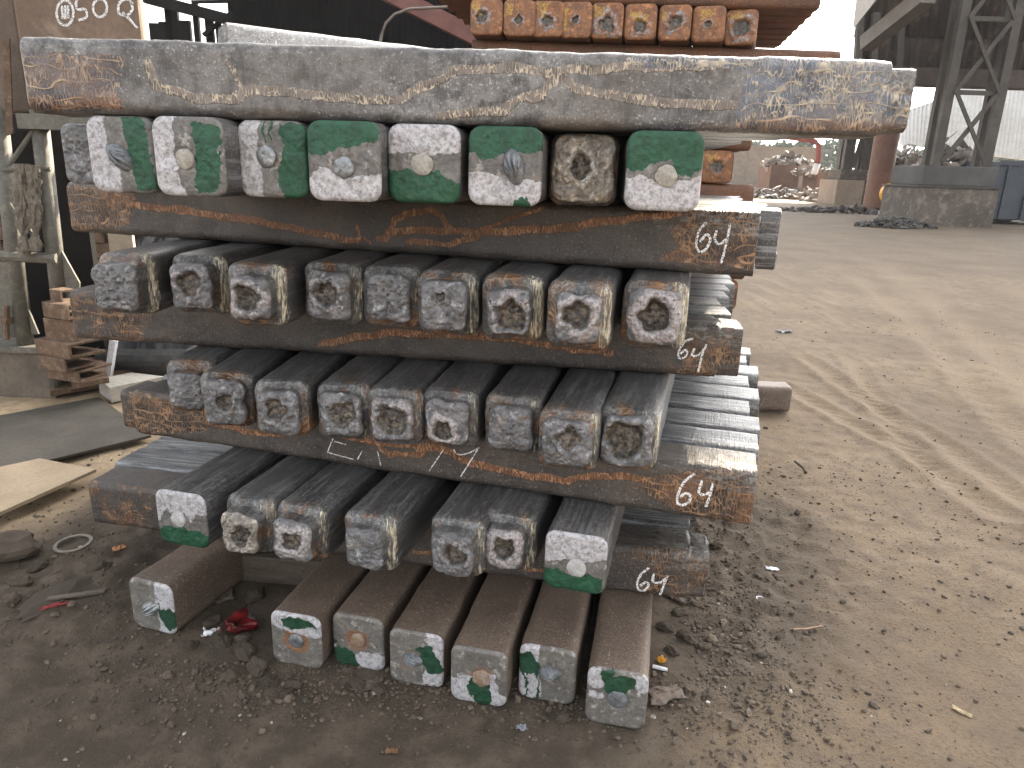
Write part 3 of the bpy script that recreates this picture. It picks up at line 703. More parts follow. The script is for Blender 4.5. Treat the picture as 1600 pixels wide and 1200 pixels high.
def strokes(name, lines, width, place, parent, seed=0):
    """chalk strokes: lines of 2D points; place(x, z) -> local 3D point on the marked surface"""
    V, F = [], []
    rnd = random.Random(seed)
    for ln in lines:
        pts = np.array(ln, float)
        if len(pts) > 2:                   # Catmull-Rom
            ext = np.concatenate([[2 * pts[0] - pts[1]], pts, [2 * pts[-1] - pts[-2]]]); res = []
            for i in range(1, len(ext) - 2):
                for t in np.linspace(0, 1, 6, endpoint=False):
                    a, b, c, d = ext[i - 1:i + 3]
                    res.append(.5 * (2 * b + (c - a) * t + (2 * a - 5 * b + 4 * c - d) * t * t + (3 * b - a - 3 * c + d) * t ** 3))
            res.append(pts[-1]); pts = np.array(res)
        else:
            pts = np.array([pts[0] + (pts[1] - pts[0]) * t for t in np.linspace(0, 1, 8)])
        n0 = len(V)
        for i, p in enumerate(pts):
            d = pts[min(i + 1, len(pts) - 1)] - pts[max(i - 1, 0)]; d /= np.linalg.norm(d) + 1e-9
            nn = np.array([-d[1], d[0]]) * width / 2
            V.append(place(*(p + nn * rnd.uniform(.7, 1.15)))); V.append(place(*(p - nn * rnd.uniform(.7, 1.15))))
        for i in range(len(pts) - 1):
            F.append((n0 + 2 * i, n0 + 2 * i + 1, n0 + 2 * i + 3, n0 + 2 * i + 2))
    return new_obj(name, mesh_np(name, np.array(V), F, None, None, chalk.m), parent=parent)

def cross_layer(layer, body, front_label, back_label, group, nback=8, ext_right=0., far_neck=None, near_neck=None, ext_left=0., backs=None, h=None):
    xr, yr, yw, ln = CROSS[layer]
    h = HL[layer - 1] - .002; w = .158
    d = np.array([-math.cos(yw), -math.sin(yw), 0]); nrm = np.array([math.sin(yw), -math.cos(yw), 0])
    paths = [(wd, [to_face(layer, u, v) for u, v in p]) for wd, p in BANDS[layer]]
    zones = [[to_face(layer, u, v) for u, v in p] for p in ZONES[layer]]
    def paint(X, Y, Z, ny, nz):
        front = sstep(w / 2 - .03, w / 2 - .012, Y)
        X = X - EXT[layer]
        wobx = X + (fbm(P3(X * 18, Z * 18, layer), 3, layer) - .5) * .05; wobz = Z + (fbm(P3(X * 18, Z * 18, layer), 3, layer + 50) - .5) * .018
        b = np.zeros(len(X))
        for wd, p in paths: b = np.maximum(b, 1 - sstep(wd * .45, wd * 1.15, seg_dist(wobx, wobz, p)))
        zn = np.zeros(len(X))
        wr = np.zeros(len(X))
        if layer == 10: wr = sstep(.9, 1.3, X) * .55 + (1 - sstep(.02, .045, Z)) * .7; wr = np.clip(wr, 0, 1)
        for pl in zones: zn = np.maximum(zn, inpoly(wobx, wobz, pl) * ({10: .85, 4: .72, 8: .75, 6: .48, 2: .42}[layer]))
        amp = {10: .9, 8: 1., 6: .66, 4: .9, 2: .6}[layer]
        return {'warm': wr, 'band': b * front * amp, 'zone': zn * (.12 + .88 * sstep(w / 2 - .026, w / 2 - .014, Y))}
    def one(k, dist, ext, L, mat, fine, label, **kw):
        _seed[0] += 1
        me, _, _ = billet_body('steel_billet', L, w, h, BODY[mat], r=.022, n=132 if fine else 40, dx=.007 if fine else .05, fine_to=9 if fine else .3,
                               seed=_seed[0], amp=.0018 if fine else .0012, paint=paint if fine else None, e=0., **kw)
        c = np.array([xr, yr, 0]) - nrm * (w / 2 + dist) - d * ext
        o = new_obj('steel_billet', me, (c[0], c[1], ZL[layer - 1]), yw + math.pi, label=label, cat='steel billet', group=group)
        # close the right-hand end
        f, _ = end_face('end_face', section(40, w, h, .022), kw['neck'][1] if kw.get('neck') else 1., h, CAP['rough'], kind='rough', seed=_seed[0], pale=.3, nr=14)
        new_obj('end_face', f, parent=o)
        return o
    front = one(0, 0, ext_right, ln + ext_left + ext_right, body, True, front_label, neck=near_neck, neck_far=far_neck)
    for k in range(nback):
        e, l = (backs[k] if backs and k < len(backs) else (random.uniform(-.05, .02), ln + random.uniform(-.05, .05)))
        one(k + 1, .163 * (k + 1), e, l, 'streak', False, ORD[k] + ' ' + back_label, neck=None, neck_far=None)
    return front

top = cross_layer(10, 'silver', 'long silvery grey billet with cream wavy marks lying across the top of the stack', 'billet behind the silvery one in the topmost crosswise layer', 'crosswise top layer',
                  near_neck=(.055, .84, .8), ext_right=.055, backs=[(-.14, 1.6), (-.20, 1.6), (-.16, 1.6), (-.15, 1.55), (-.13, 1.5), (-.12, 1.5), (-.12, 1.5)], nback=7)
b8 = cross_layer(8, 'side', 'crosswise billet with looped orange mark and chalked 64, under the painted ends', 'billet behind the looped orange marked one in its crosswise layer', 'upper crosswise layer',
                 backs=[(.055, 2.0), (.02, 2.), (.03, 2.), (-.01, 2.), (-.05, 2.), (-.04, 2.), (-.06, 2.), (-.05, 2.)])
b6 = cross_layer(6, 'side', 'plain dark crosswise billet with chalked 64 and drawn-down right end', 'billet behind the plain dark one in the middle crosswise layer', 'middle crosswise layer',
                 near_neck=(.065, .9, .3), ext_right=.062, backs=[(.055, 2.0), (.05, 2.05), (.10, 2.05), (.13, 2.1), (.175, 2.1), (.19, 2.1), (.21, 2.1), (.2, 2.1)])
b4 = cross_layer(4, 'side', 'crosswise billet with orange wavy seam, broken chalk strokes and chalked 64', 'billet behind the orange seamed one, top lit at the right', 'lower crosswise layer',
                 far_neck=(.05, .86), ext_left=.05, backs=[(.01, 1.95), (.02, 1.95), (-.005, 1.95), (.03, 1.95), (.0, 1.95), (.04, 1.95), (.0, 1.95), (.02, 1.95)])
b2 = cross_layer(2, 'side', 'lowest crosswise billet with chalked 64, resting on the brown billets', 'billet behind the lowest crosswise one with its end showing', 'lowest crosswise layer',
                 near_neck=(.055, .9, .3), backs=[(-.05, 1.98), (-.03, 2.0), (.0, 2.0), (-.06, 1.98), (-.04, 1.95), (-.03, 1.95), (-.05, 1.95), (-.04, 1.95)])
b4['label'] = 'crosswise billet with orange wavy seam, broken chalk strokes and chalked 64'
def on_face(o, layer, lines, width=.006, name='chalk_number', seed=1):
    w = .158
    def place(x, z):
        x = x + EXT[layer]; zz = min(max(z, .002), HL[layer - 1] - .004); r = .022; hh = HL[layer - 1] - .002
        y = w / 2
        if zz > hh - r: y = w / 2 - r + math.sqrt(max(0, r * r - (zz - hh + r) ** 2))
        if zz < r: y = w / 2 - r + math.sqrt(max(0, r * r - (r - zz) ** 2))
        return (x, y + .0032, zz)
    return strokes(name, [[to_face(layer, u, v) for u, v in ln] for ln in lines], width, place, o, seed)
def z(offx, offy, pts): return [(offx + a / 3.2, offy + b / 3.2) for a, b in pts]
on_face(b8, 8, [[(1104, 347), (1092, 362), (1088, 382), (1093, 393), (1103, 389), (1110, 374), (1104, 366), (1094, 378)], [(1120, 360), (1117, 374), (1125, 381), (1138, 371)], [(1141, 348), (1136, 375), (1127, 411)]], .0065)
on_face(b6, 6, [z(800, 350, [(905, 570), (860, 590), (832, 640), (837, 668), (860, 665), (877, 645), (865, 628), (842, 648)]), z(800, 350, [(912, 620), (900, 655), (930, 655), (962, 622)]), z(800, 350, [(972, 600), (950, 655), (930, 738)])], .0065)
on_face(b4, 4, [z(800, 650, [(912, 285), (860, 330), (830, 390), (828, 430), (850, 443), (882, 430), (892, 400), (870, 383), (840, 405)]), z(800, 650, [(950, 320), (935, 380), (962, 390), (998, 373)]), z(800, 650, [(1005, 332), (990, 390), (970, 452)])], .0075)
on_face(b2, 2, [z(800, 650, [(685, 755), (645, 790), (625, 835), (635, 865), (660, 870), (682, 845), (670, 828), (640, 847)]), z(800, 650, [(710, 785), (705, 825), (740, 830), (772, 808)]), z(800, 650, [(778, 795), (760, 840), (738, 897)])], .0075)
on_face(b4, 4, [z(400, 650, p) for p in ([(388, 108), (360, 180)], [(360, 180), (490, 215)], [(395, 125), (458, 142)], [(535, 170), (510, 215)], [(610, 175), (626, 245)], [(940, 165), (868, 272)], [(990, 165), (1010, 190), (1060, 185), (1120, 155)], [(1115, 158), (1025, 302)])], .0035, 'chalk_strokes', 5)

# the askew billet on the very top
def at_z(u, v, z_):
    q = ray(u, v); return CAM + q * (z_ - CZ) / q[2]
pa, pb = at_z(355, 33, ZL[10] + .158), at_z(600, 64, ZL[10] + .158)
me, _, _ = billet_body('steel_billet', 1.5, .158, .158, BODY['pale'], n=48, dx=.03, seed=900, e=0.)
ang = math.atan2(pb[1] - pa[1], pb[0] - pa[0])
c = np.array([pa[0], pa[1]]) + np.array([-math.sin(ang), math.cos(ang)]) * .079
askew = new_obj('steel_billet', me, (c[0], c[1], ZL[10]), ang, label='pale grey billet lying askew on top of the stack', cat='steel billet')
f, _ = end_face('end_face', section(48, .158, .158, .024), 1, .158, CAP['rough'], kind='rough', seed=901, nr=14)
new_obj('end_face', f, parent=askew)

# ------------------------------------------------------------------ rusty stack behind
RP = 'rusty billets of the stack behind'
yb = 3.62
zt = 1.945
rx = [(760, .36, .5, 'rust', [(.05, .05), (.3, .1), (.3, .4), (.1, .35)], .16, 'largest rusty end with flaking yellow edge, leftmost in the rusty stack'),
      (811, .48, .55, 'rust', [(.1, .1), (.35, .1), (.3, .4), (.1, .5)], .12, 'rusty end with yellow corner and small grey plug, second in the rusty stack'),
      (855, .5, .55, 'rust', [(.2, .0), (.5, .1), (.45, .55), (.3, .5)], .18, 'rusty end with a yellow drip beside a bluish plug, third in the rusty stack'),
      (899, .5, .5, 'rust', [(.05, .1), (.25, .15), (.25, .8), (.15, .8)], .1, 'rusty end with thin yellow left streak, fourth in the rusty stack'),
      (948, .5, .6, 'rust', [(.1, .05), (.4, .1), (.4, .35), (.1, .4)], .24, 'rusty end with grey torn plug and yellow top left, middle of the rusty stack'),
      (1000, .5, .6, 'rust', [(.2, .2), (.8, .3), (.6, .5), (.2, .4)], .2, 'rusty end with yellow flecks and dripping plug, sixth in the rusty stack'),
      (1054, .5, .5, 'rust', [(.1, .15), (.3, .2), (.25, .5), (.1, .4)], .2, 'rusty end with keyhole shaped grey plug, seventh in the rusty stack'),
      (1107, .5, .5, 'rust', [(.2, .1), (.7, .1), (.6, .3), (.3, .4)], .1, 'rusty end with yellow splash over a tiny plug, eighth in the rusty stack'),
      (1158, .5, .5, 'rust', [(.2, .1), (.6, .1), (.5, .3), (.2, .3)], .28, 'rusty end with wide gritty hollow, rightmost of the rusty top row')]
for u, cx, cy, cap, yp, crr, lab in rx:
    p = D(u, 38, yb + (.0 if u != 1158 else .05))
    end_billet(p[0], p[1], 1, .05 + (u - 760) * .0006, .148, lab, 'row of rusty ends behind', 'rust', cap, length=1.5, z=zt, h=.152, yellow=[yp], crater=(cx, cy, crr, .008), pale=.55, rust=.3)
lowres, lsec, _ = billet_body('steel_billet', 1.75, .152, .154, BODY['rust'], n=32, dx=.1, seed=77, e=0.)
lowcap, _ = end_face('end_face', lsec, 1, .154, CAP['rust'], kind='rust', seed=78, nr=14, yellow=[[(.1, .1), (.5, .1), (.4, .4), (.2, .4)]], crater=(.5, .5, .2, .006), pale=.4)
def low_billet(x, y, zz, rz, label, group=RP):
    o = new_obj('steel_billet', lowres, (x, y, zz), rz, label=label, cat='steel billet', group=group)
    new_obj('end_face', lowcap, parent=o)
    return o
# upper cross layer over the row of ends, stepping inwards
for k in range(7):
    xl = D(683 + k * 9, 20, yb)[0]
    low_billet(xl, yb + .05 + k * .155 + .076, zt + .154, 0 - .012, ORD[k - 1] + ' rusty crosswise billet behind the front one over the row of rusty ends' if k else 'front rusty crosswise billet over the row of rusty ends')
for k in range(7):
    low_billet(-.24 + .012 * k, yb + .17 + k * .155, zt - .156, 0, ORD[k - 1] + ' rusty crosswise billet behind the front one under the row of rusty ends' if k else 'front rusty crosswise billet under the row of rusty ends')
lz = zt - .156
for j in range(5):
    lz -= .156
    if lz < .02: break
    for q_, x in enumerate((.63, .795, .96) if lz > 1 else (.71, .88, 1.06)):
        low_billet(x, yb + random.uniform(-.02, .1), lz, math.pi / 2 - .1, 'rusty end, %s in the %s row of ends below the top rusty row' % (('third from right', 'second from right', 'rightmost')[q_], ORD[j]))
    low_billet(-.3, yb + random.uniform(-.02, .05), lz, math.pi / 2, 'rusty billet at the left of the %s row of ends below the top rusty row' % ORD[j])
    lz -= .156
    if lz < .0: lz = 0
    for k in range(5):
        low_billet(-.60 + random.uniform(-.05, .04), yb + .1 + k * .28, lz, 0, '%s crosswise rusty billet from the front, under the %s lower row of rusty ends' % (ORD[k], ORD[j]))
pb_ = G(1226, 638); 
gb = low_billet(pb_[0] - 1.75, pb_[1] + .08, 0, -.05, 'dusty brown billet lying on the ground with its end sticking out at the right', None)
gb.data = gb.data.copy(); gb.data.materials[0] = BODY['brown']

# ------------------------------------------------------------------ ground
gm = Mat('dirt')
cc = gm.coord(rnd=False)
g1 = gm.noise(.9, 7, .6, cc); g2 = gm.noise(9., 6, .65, cc); g3 = gm.noise(75., 5, .7, cc); g4 = gm.noise(330., 3, .6, cc)
gcol = gm.mix(gm.rng(g1, .35, .65), (.148, .107, .069), (.210, .155, .101))
gcol = gm.mix(gm.rng(g2, .42, .66, 0, .7), gcol, (.12, .088, .062))
gcol = gm.mix(gm.math('MULTIPLY', gm.attr('track'), gm.rng(g2, .35, .6, .2, .7)), gcol, (.25, .188, .128))
soil = gm.attr('soil')
sm = gm.rng(gm.math('ADD', soil, gm.math('MULTIPLY', gm.math('SUBTRACT', g2, .5), .9)), .1, .95)
dk = gm.mix(gm.rng(g2, .4, .65), (.070, .054, .039), (.116, .090, .065))
gcol = gm.mix(sm, gcol, dk)
gcol = gm.mix(gm.rng(g3, .5, .68, 0, .6), gcol, (.06, .047, .037))
gcol = gm.mix(gm.rng(g4, .66, .75, 0, .5), gcol, (.36, .31, .26))
gcol = gm.mix(gm.attr('sand'), gcol, gm.mix(gm.rng(g2, .4, .6), (.44, .335, .215), (.33, .245, .16)))
gh = gm.math('ADD', gm.math('MULTIPLY', g3, .7), gm.math('MULTIPLY', g4, .35))
gh = gm.math('ADD', gh, gm.math('MULTIPLY', g2, .8))
dirt = gm.out(gcol, .92, 0., gm.bump(gh, .012, .9), .25)

def axis(lo, hi, step, a, b):
    v = list(np.arange(lo, hi, step)); s = step; x = hi
    while x < b: v.append(x); s *= 1.16; x += s
    v.append(b); s = step; x = lo; pre = []
    while x > a: s *= 1.16; x -= s; pre.append(max(x, a))
    return np.array(pre[::-1] + v)
gx, gy = axis(-3.3, 3.4, .016, -250, 300), axis(1.0, 5.0, .016, -20, 420)
GX, GY = np.meshgrid(gx, gy); fx_, fy_ = GX.ravel(), GY.ravel()
near = 1 - sstep(6, 14, np.hypot(fx_, fy_))
hgt = (fbm(P3(fx_ * 1.3, fy_ * 1.3), 3, 3) - .5) * .05 + (fbm(P3(fx_ * 9, fy_ * 9), 3, 5) - .5) * .018 * near
def blob(cx, cy, r):
    return np.exp(-(((fx_ - cx) ** 2 + (fy_ - cy) ** 2) / (r * r)))
clod = np.clip(blob(.75, 1.9, .35) + blob(.95, 2.5, .45) + blob(.7, 3.0, .5) + blob(-.75, 1.75, .3) + blob(-1.35, 2.1, .4) + blob(-1.5, 2.5, .3) + .6 * blob(-.2, 1.55, .3) + .5 * blob(.3, 1.45, .3), 0, 1)
rid = np.abs(fbm(P3(fx_ * 7, fy_ * 7), 4, 8) - .5) * 2
hgt += clod * ((fbm(P3(fx_ * 16, fy_ * 16), 4, 11, .6) - .5) * .05 - rid * .02)
tracks = [[(1230, 395), (1340, 432), (1420, 500), (1500, 580), (1620, 700)], [(1260, 375), (1380, 415), (1460, 475), (1560, 560), (1640, 640)], [(1480, 395), (1560, 430), (1640, 480)], [(1180, 475), (1240, 432), (1300, 425)],
          [(1230, 350), (1330, 380), (1450, 400), (1600, 420)], [(1220, 600), (1300, 640), (1420, 700), (1560, 800)], [(1260, 560), (1350, 620), (1480, 690), (1620, 790)],
          [(1330, 560), (1380, 640), (1450, 720)], [(1300, 455), (1295, 480), (1310, 500)], [(1400, 470), (1450, 440), (1480, 430)]]
track_v = np.zeros(len(fx_))
for k, t in enumerate(tracks):
    pts = [tuple(G(u, v)[:2]) for u, v in t]
    d = seg_dist(fx_, fy_, pts)
    w_ = .07 if k < 3 else .05
    ph = (fx_ * .7 + fy_ * .8) * 2 * np.pi / .07
    track_v = np.maximum(track_v, np.where(d < .4, np.exp(-(d / (w_ * 1.6)) ** 2), 0))
    hgt += np.where(d < .4, -.012 * np.exp(-(d / w_) ** 2) + .009 * np.exp(-((d - w_ * 2) / (w_ * .7)) ** 2) + .003 * np.sin(ph) * np.exp(-(d / w_) ** 2), 0)
# flat dirt where the stack stands
pile = (1 - sstep(.0, .25, np.maximum(np.abs(fx_ + .2) - .75, np.abs(fy_ - 2.5) - .75)))
hgt = hgt * (1 - pile * .9) - .012 + .016 * np.clip(clod + pile * .6, 0, 1)
hgt = np.minimum(hgt, .05)
soil_v = np.clip(1.15 * (1 - sstep(-.4, .85, (fx_ - .25) + .55 * (1.9 - fy_) * (fy_ < 1.9))) * (1 - sstep(3.2, 4.5, fy_)) + .75 * clod, 0, 1)
sand_v = sstep(-1.62, -1.9, fx_) * sstep(2.1, 2.7, fy_) * (1 - sstep(5.5, 8, fy_)) + .8 * sstep(40, 48, fy_)
soil_v = soil_v * (1 - np.clip(sand_v, 0, 1))
soil_v = np.maximum(soil_v, .45 * sstep(7, 14, fy_) * (1 - sstep(34, 42, fy_)))
ni, nj = len(gy), len(gx)
i, j = np.meshgrid(np.arange(ni - 1), np.arange(nj - 1), indexing='ij'); b0 = (i * nj + j).ravel()
gq = np.stack([b0, b0 + 1, b0 + nj + 1, b0 + nj], 1)
ground = new_obj('ground', mesh_np('ground', np.stack([fx_, fy_, hgt], 1), gq, None, {'track': track_v, 'soil': soil_v, 'sand': np.clip(sand_v, 0, 1) * .85}, dirt), kind='structure')
def ground_z(x, y):
    jx = min(max(np.searchsorted(gx, x), 0), nj - 1); iy = min(max(np.searchsorted(gy, y), 0), ni - 1)
    return float(hgt[iy * nj + jx])

# gravel and clods --------------------------------------------------------------------
ico_v = []
ph = (1 + 5 ** .5) / 2
for a in (-1, 1):
    for b in (-ph, ph): ico_v += [(0, a, b), (a, b, 0), (b, 0, a)]
ico_v = np.array(ico_v) / math.hypot(1, ph)
ico_f = []
for a in range(12):
    for b in range(a + 1, 12):
        for c_ in range(b + 1, 12):
            if all(np.linalg.norm(ico_v[p] - ico_v[q]) < 1.1 for p, q in ((a, b), (b, c_), (a, c_))):
                n_ = np.cross(ico_v[b] - ico_v[a], ico_v[c_] - ico_v[a])
                ico_f.append((a, b, c_) if n_ @ ico_v[a] > 0 else (a, c_, b))
ico_f = np.array(ico_f)
st = Mat('stone')
tone = st.attr('tone')
scol = st.mix(tone, (.075, .058, .044), (.15, .116, .084))
scol = st.mix(st.rng(tone, .985, .99), scol, (.40, .37, .33))
sn = st.noise(70., 4, .6)
scol = st.mix(st.rng(sn, .4, .7, 0, .6), scol, (.04, .034, .03))
stone = st.out(scol, .9, 0., st.bump(sn, .003), .25)
rs = np.random.RandomState(3)
def scatter(name, pts, sizes, tones, flat=.65):
    n = len(pts)
    V = np.repeat(ico_v[None], n, 0) * (1 + rs.uniform(-.28, .28, (n, 12, 1)))
    sc = np.stack([rs.uniform(.8, 1.35, n), rs.uniform(.7, 1.1, n), rs.uniform(.4, .9, n) * flat / .65], 1) * sizes[:, None]
    V = V * sc[:, None, :]
    a = rs.uniform(0, 6.28, n); ca_, sa_ = np.cos(a)[:, None], np.sin(a)[:, None]
    X = V[:, :, 0] * ca_ - V[:, :, 1] * sa_; Y = V[:, :, 0] * sa_ + V[:, :, 1] * ca_
    Zg = np.array([ground_z(x, y) for x, y in pts])
    V = np.stack([X + pts[:, 0:1], Y + pts[:, 1:2], V[:, :, 2] + (Zg + sizes * .25)[:, None]], -1)
    F = (ico_f[None] + (np.arange(n) * 12)[:, None, None]).reshape(-1, 3)
    return mesh_np(name, V.reshape(-1, 3), None, F, {'tone': np.repeat(tones, 12)}, stone, flat=True)
def cloud(n, cx, cy, sx, sy): return np.stack([rs.normal(cx, sx, n), rs.normal(cy, sy, n)], 1)
pts = np.concatenate([cloud(2600, .68, 2.0, .13, .42), cloud(1500, .8, 2.7, .16, .45), cloud(2500, -.1, 1.6, .5, .07), cloud(1300, -.75, 1.75, .2, .14), cloud(900, -1.5, 2.2, .4, .35), cloud(500, .35, 1.62, .12, .06),
                      np.stack([rs.uniform(-2, 2.2, 3500), rs.uniform(1.2, 3.4, 3500)], 1), np.stack([rs.uniform(.9, 5, 900), rs.uniform(2, 8, 900)], 1)])
sz = np.concatenate([rs.gamma(1.4, .0016, 9300) + .0012, rs.gamma(1.7, .0016, 3500) + .001, rs.gamma(1.5, .0018, 900) + .0012])
tn = rs.uniform(0, 1, len(pts)) ** 1.3
keep = ~((np.abs(pts[:, 0] + .2) < .75) & (np.abs(pts[:, 1] - 2.6) < .9))
new_obj('gravel', scatter('gravel', pts[keep], np.minimum(sz, .022)[keep], tn[keep]), label='small stones and grit scattered over the dirt', cat='gravel', kind='stuff')

def rock_mesh(seed, flat=.6):
    import bmesh
    bm = bmesh.new(); bmesh.ops.create_icosphere(bm, subdivisions=3, radius=1)
    for v in bm.verts:
        p = np.array([v.co]); k = 1 + (fbm(p * 1.3 + seed * 7, 4, seed, .6)[0] - .5) * 1.4
        v.co = Vector((v.co.x * k * 1.2, v.co.y * k * .85, max(v.co.z * k * flat, -.3)))
    me = bpy.data.meshes.new('clod'); bm.to_mesh(me); bm.free()
    a = me.attributes.new('tone', 'FLOAT', 'POINT'); a.data.foreach_set('value', np.full(len(me.vertices), (.1 + .17 * (seed % 4)), np.float32))
    a = me.attributes.new('sharp_face', 'BOOLEAN', 'FACE'); a.data.foreach_set('value', np.ones(len(me.polygons), bool))
    me.materials.append(stone); return me
RM = [rock_mesh(k) for k in range(6)]
rock_px = [(345, 1005, .03), (385, 1022, .032), (405, 1045, .03), (360, 1060, .022), (420, 1070, .022), (330, 975, .025), (445, 1085, .02), (400, 935, .03), (318, 935, .028), (380, 1000, .02), (300, 1012, .018), (458, 1070, .02),
           (1040, 985, .022), (1075, 1000, .025), (1100, 1015, .018), (1120, 855, .02), (1135, 880, .018), (1190, 1030, .012), (1105, 1095, .014), (155, 885, .03), (30, 905, .03), (20, 935, .025), (60, 880, .03), (1050, 1020, .02), (1215, 905, .014),
           (560, 1070, .022), (590, 1080, .018), (880, 1125, .016), (1010, 870, .018), (1060, 960, .02)]
for k, (u, v, r) in enumerate(rock_px):
    p = G(u, v)
    left = u < 700
    o = new_obj('dirt_clod', RM[k % 6], (p[0], p[1], ground_z(p[0], p[1]) + r * .2), random.uniform(0, 6), label='dark broken clod in the dirt left of the brown billets' if left else 'brown clod in the loose dirt right of the stack', cat='clod', group='clods left of the stack' if left else 'clods right of the stack')
    o.scale = (r, r, r)
big = new_obj('boulder', RM[2], (*G(12, 868)[:2], .03), .5, label='grey rubble lump at the left edge beside the sunlit plate', cat='rock'); big.scale = (.08, .08, .085)
big = new_obj('mound', RM[4], (*G(95, 930)[:2], -.012), 1.1, label='low dusty mound of dirt in front of the iron ring', cat='mound'); big.scale = (.13, .08, .03)

# litter --------------------------------------------------------------------------------
m_ring = simple('dull_iron', (.16, .14, .115), (.21, .185, .15), 20, .7, .3)
m_red = simple('red_print', (.28, .016, .018), (.12, .008, .01), 30, .4, 0, .001)
m_white = simple('white_plastic', (.74, .74, .76), (.66, .66, .68), 30, .5, 0, .001)
m_yellow = simple('yellow_print', (.75, .38, .02), (.7, .3, .02), 30, .45, 0, .001)
m_orange = simple('orange_wrap', (.45, .16, .05), (.5, .3, .16), 60, .5, 0, .001)
m_wood = simple('dry_wood', (.42, .27, .18), (.34, .2, .13), 30, .8, 0, .001, stretch=(1, 6, 6))
m_leaf = simple('dry_leaf', (.42, .34, .2), (.3, .22, .12), 60, .8, 0, .002)
m_slate = simple('dusty_flake', (.10, .08, .062), (.14, .11, .088), 20, .9, 0, .003)
m_grey = simple('grey_scrap', (.2, .21, .23), (.3, .31, .33), 30, .7, 0, .002)
def crumple(name, u, v, sx, sy, lift, mat, label, cat, rz=0., seed=0, z0=0., n=14, amp=.5, parent=None, loc=None):
    g = np.linspace(-1, 1, n); A, B = np.meshgrid(g, g); a, b = A.ravel(), B.ravel()
    q = P3(a * 1.7 + seed, b * 1.7)
    X = a * sx * (1 + .35 * (fbm(q * 1.2, 3, seed) - .5)) + (fbm(q, 2, seed + 3) - .5) * sx * .8
    Y = b * sy * (1 + .35 * (fbm(q * 1.2, 3, seed + 1) - .5)) + (fbm(q, 2, seed + 4) - .5) * sy * .8
    Zc = np.abs(fbm(q * 1.6, 4, seed + 2) - .35) * lift * 2 * amp * 2 + .004
    i, j = np.meshgrid(np.arange(n - 1), np.arange(n - 1), indexing='ij'); b0 = (i * n + j).ravel()
    me = mesh_np(name, np.stack([X, Y, Zc], 1), np.stack([b0, b0 + 1, b0 + n + 1, b0 + n], 1), None, None, mat)
    p = G(u, v, z0) if loc is None else loc
    o = new_obj(name, me, (p[0], p[1], z0 + (ground_z(p[0], p[1]) if z0 == 0 else 0)), rz, parent=parent, label=label, cat=cat)
    md = o.modifiers.new('thickness', 'SOLIDIFY'); md.thickness = .0015
    return o
rp = G(115, 853)
an = np.linspace(0, 2 * np.pi, 48, endpoint=False)
V = []
for r_, zz in ((.063, 0), (.063, .004), (.051, .004), (.051, 0)): V += [(r_ * math.cos(t), r_ * math.sin(t), zz) for t in an]
F = [(a * 48 + k, a * 48 + (k + 1) % 48, ((a + 1) % 4) * 48 + (k + 1) % 48, ((a + 1) % 4) * 48 + k) for a in range(4) for k in range(48)]
o = new_obj('iron_ring', mesh_np('iron_ring', np.array(V), F, None, None, m_ring, flat=True), (rp[0], rp[1], ground_z(rp[0], rp[1]) + .012), label='flat iron ring lying on the dirt left of the stack', cat='ring')
o.rotation_euler = (.04, -.03, 0)
# crushed can: lathe squeezed flat
def can():
    p = G(374, 985); V, F = [], []; N, K = 28, 12
    prof = [(0, .0), (.024, .0), (.028, .006), (.032, .014), (.032, .05), (.032, .095), (.031, .104), (.026, .112), (.0, .112)]
    for (r_, h_) in prof:
        for k in range(N):
            t = 2 * math.pi * k / N; x, y = r_ * math.cos(t), r_ * math.sin(t)
            w_ = float(fbm(np.array([[x * 60 + 3, y * 60, h_ * 55]]), 2, 4)[0] - .5)
            V.append(((h_ - .055) * .62 + w_ * .03, x * (1 + w_ * 2.2) * 1.1, .02 + y * .62 * (1 + w_ * 2.4)))
    for a in range(len(prof) - 1):
        F += [(a * N + k, a * N + (k + 1) % N, (a + 1) * N + (k + 1) % N, (a + 1) * N + k) for k in range(N)]
    body = new_obj('crushed_can', mesh_np('crushed_can', np.array(V), F, None, None, simple('can_red', (.20, .012, .014), (.035, .008, .008), 22, .35, .2, .002, 90)), (p[0], p[1], ground_z(p[0], p[1]) + .006), .75, label='crushed red drink can in the rubble behind the white scrap', cat='can')
    n0 = 6 * N
    Vr = np.array(V)[n0:]; Fr = [tuple(i - n0 for i in f) for f in F if min(f) >= n0]
    Vr = Vr + np.array([.0006, 0, 0]) ; Vr[:, 1:] *= 1.01
    new_obj('can_end', mesh_np('can_end', Vr, Fr, None, None, plug_mats['steel']), parent=body)
can()
wp = crumple('plastic_scrap', 330, 992, .024, .015, .02, m_white, 'small white plastic scrap with a red corner beside the crushed can', 'scrap', .3, 3)
crumple('red_corner', 0, 0, .009, .009, .016, m_red, None, None, 0, 9, parent=wp, loc=(.024, -.006, 0)).location = (.024, -.008, .003)
crumple('red_string', 88, 950, .035, .006, .012, m_red, 'tangle of red string on the dark dirt at the left', 'string', .5, 5)
crumple('orange_wrapper', 187, 860, .02, .009, .02, m_orange, 'torn orange wrapper near the iron ring', 'wrapper', .6, 7)
crumple('yellow_wrapper', 1033, 1037, .012, .010, .02, m_yellow, 'crumpled yellow wrapper beside the nearest brown billet', 'wrapper', .6, 11)
tp = G(1031, 1050); tz_ = ground_z(tp[0], tp[1]) + .004
MB().tube([(tp[0] - .02, tp[1] + .008, tz_ + .003), (tp[0] + .02, tp[1] - .004, tz_ + .001)], .0055, 12).build('paper_tube', m_white, smooth=False, label='small white paper tube beside the nearest brown billet', cat='paper tube')
a, b = G(1232, 990), G(1283, 985)
gz = max(ground_z(a[0], a[1]), ground_z(b[0], b[1]), ground_z((a[0] + b[0]) / 2, a[1])) + .003
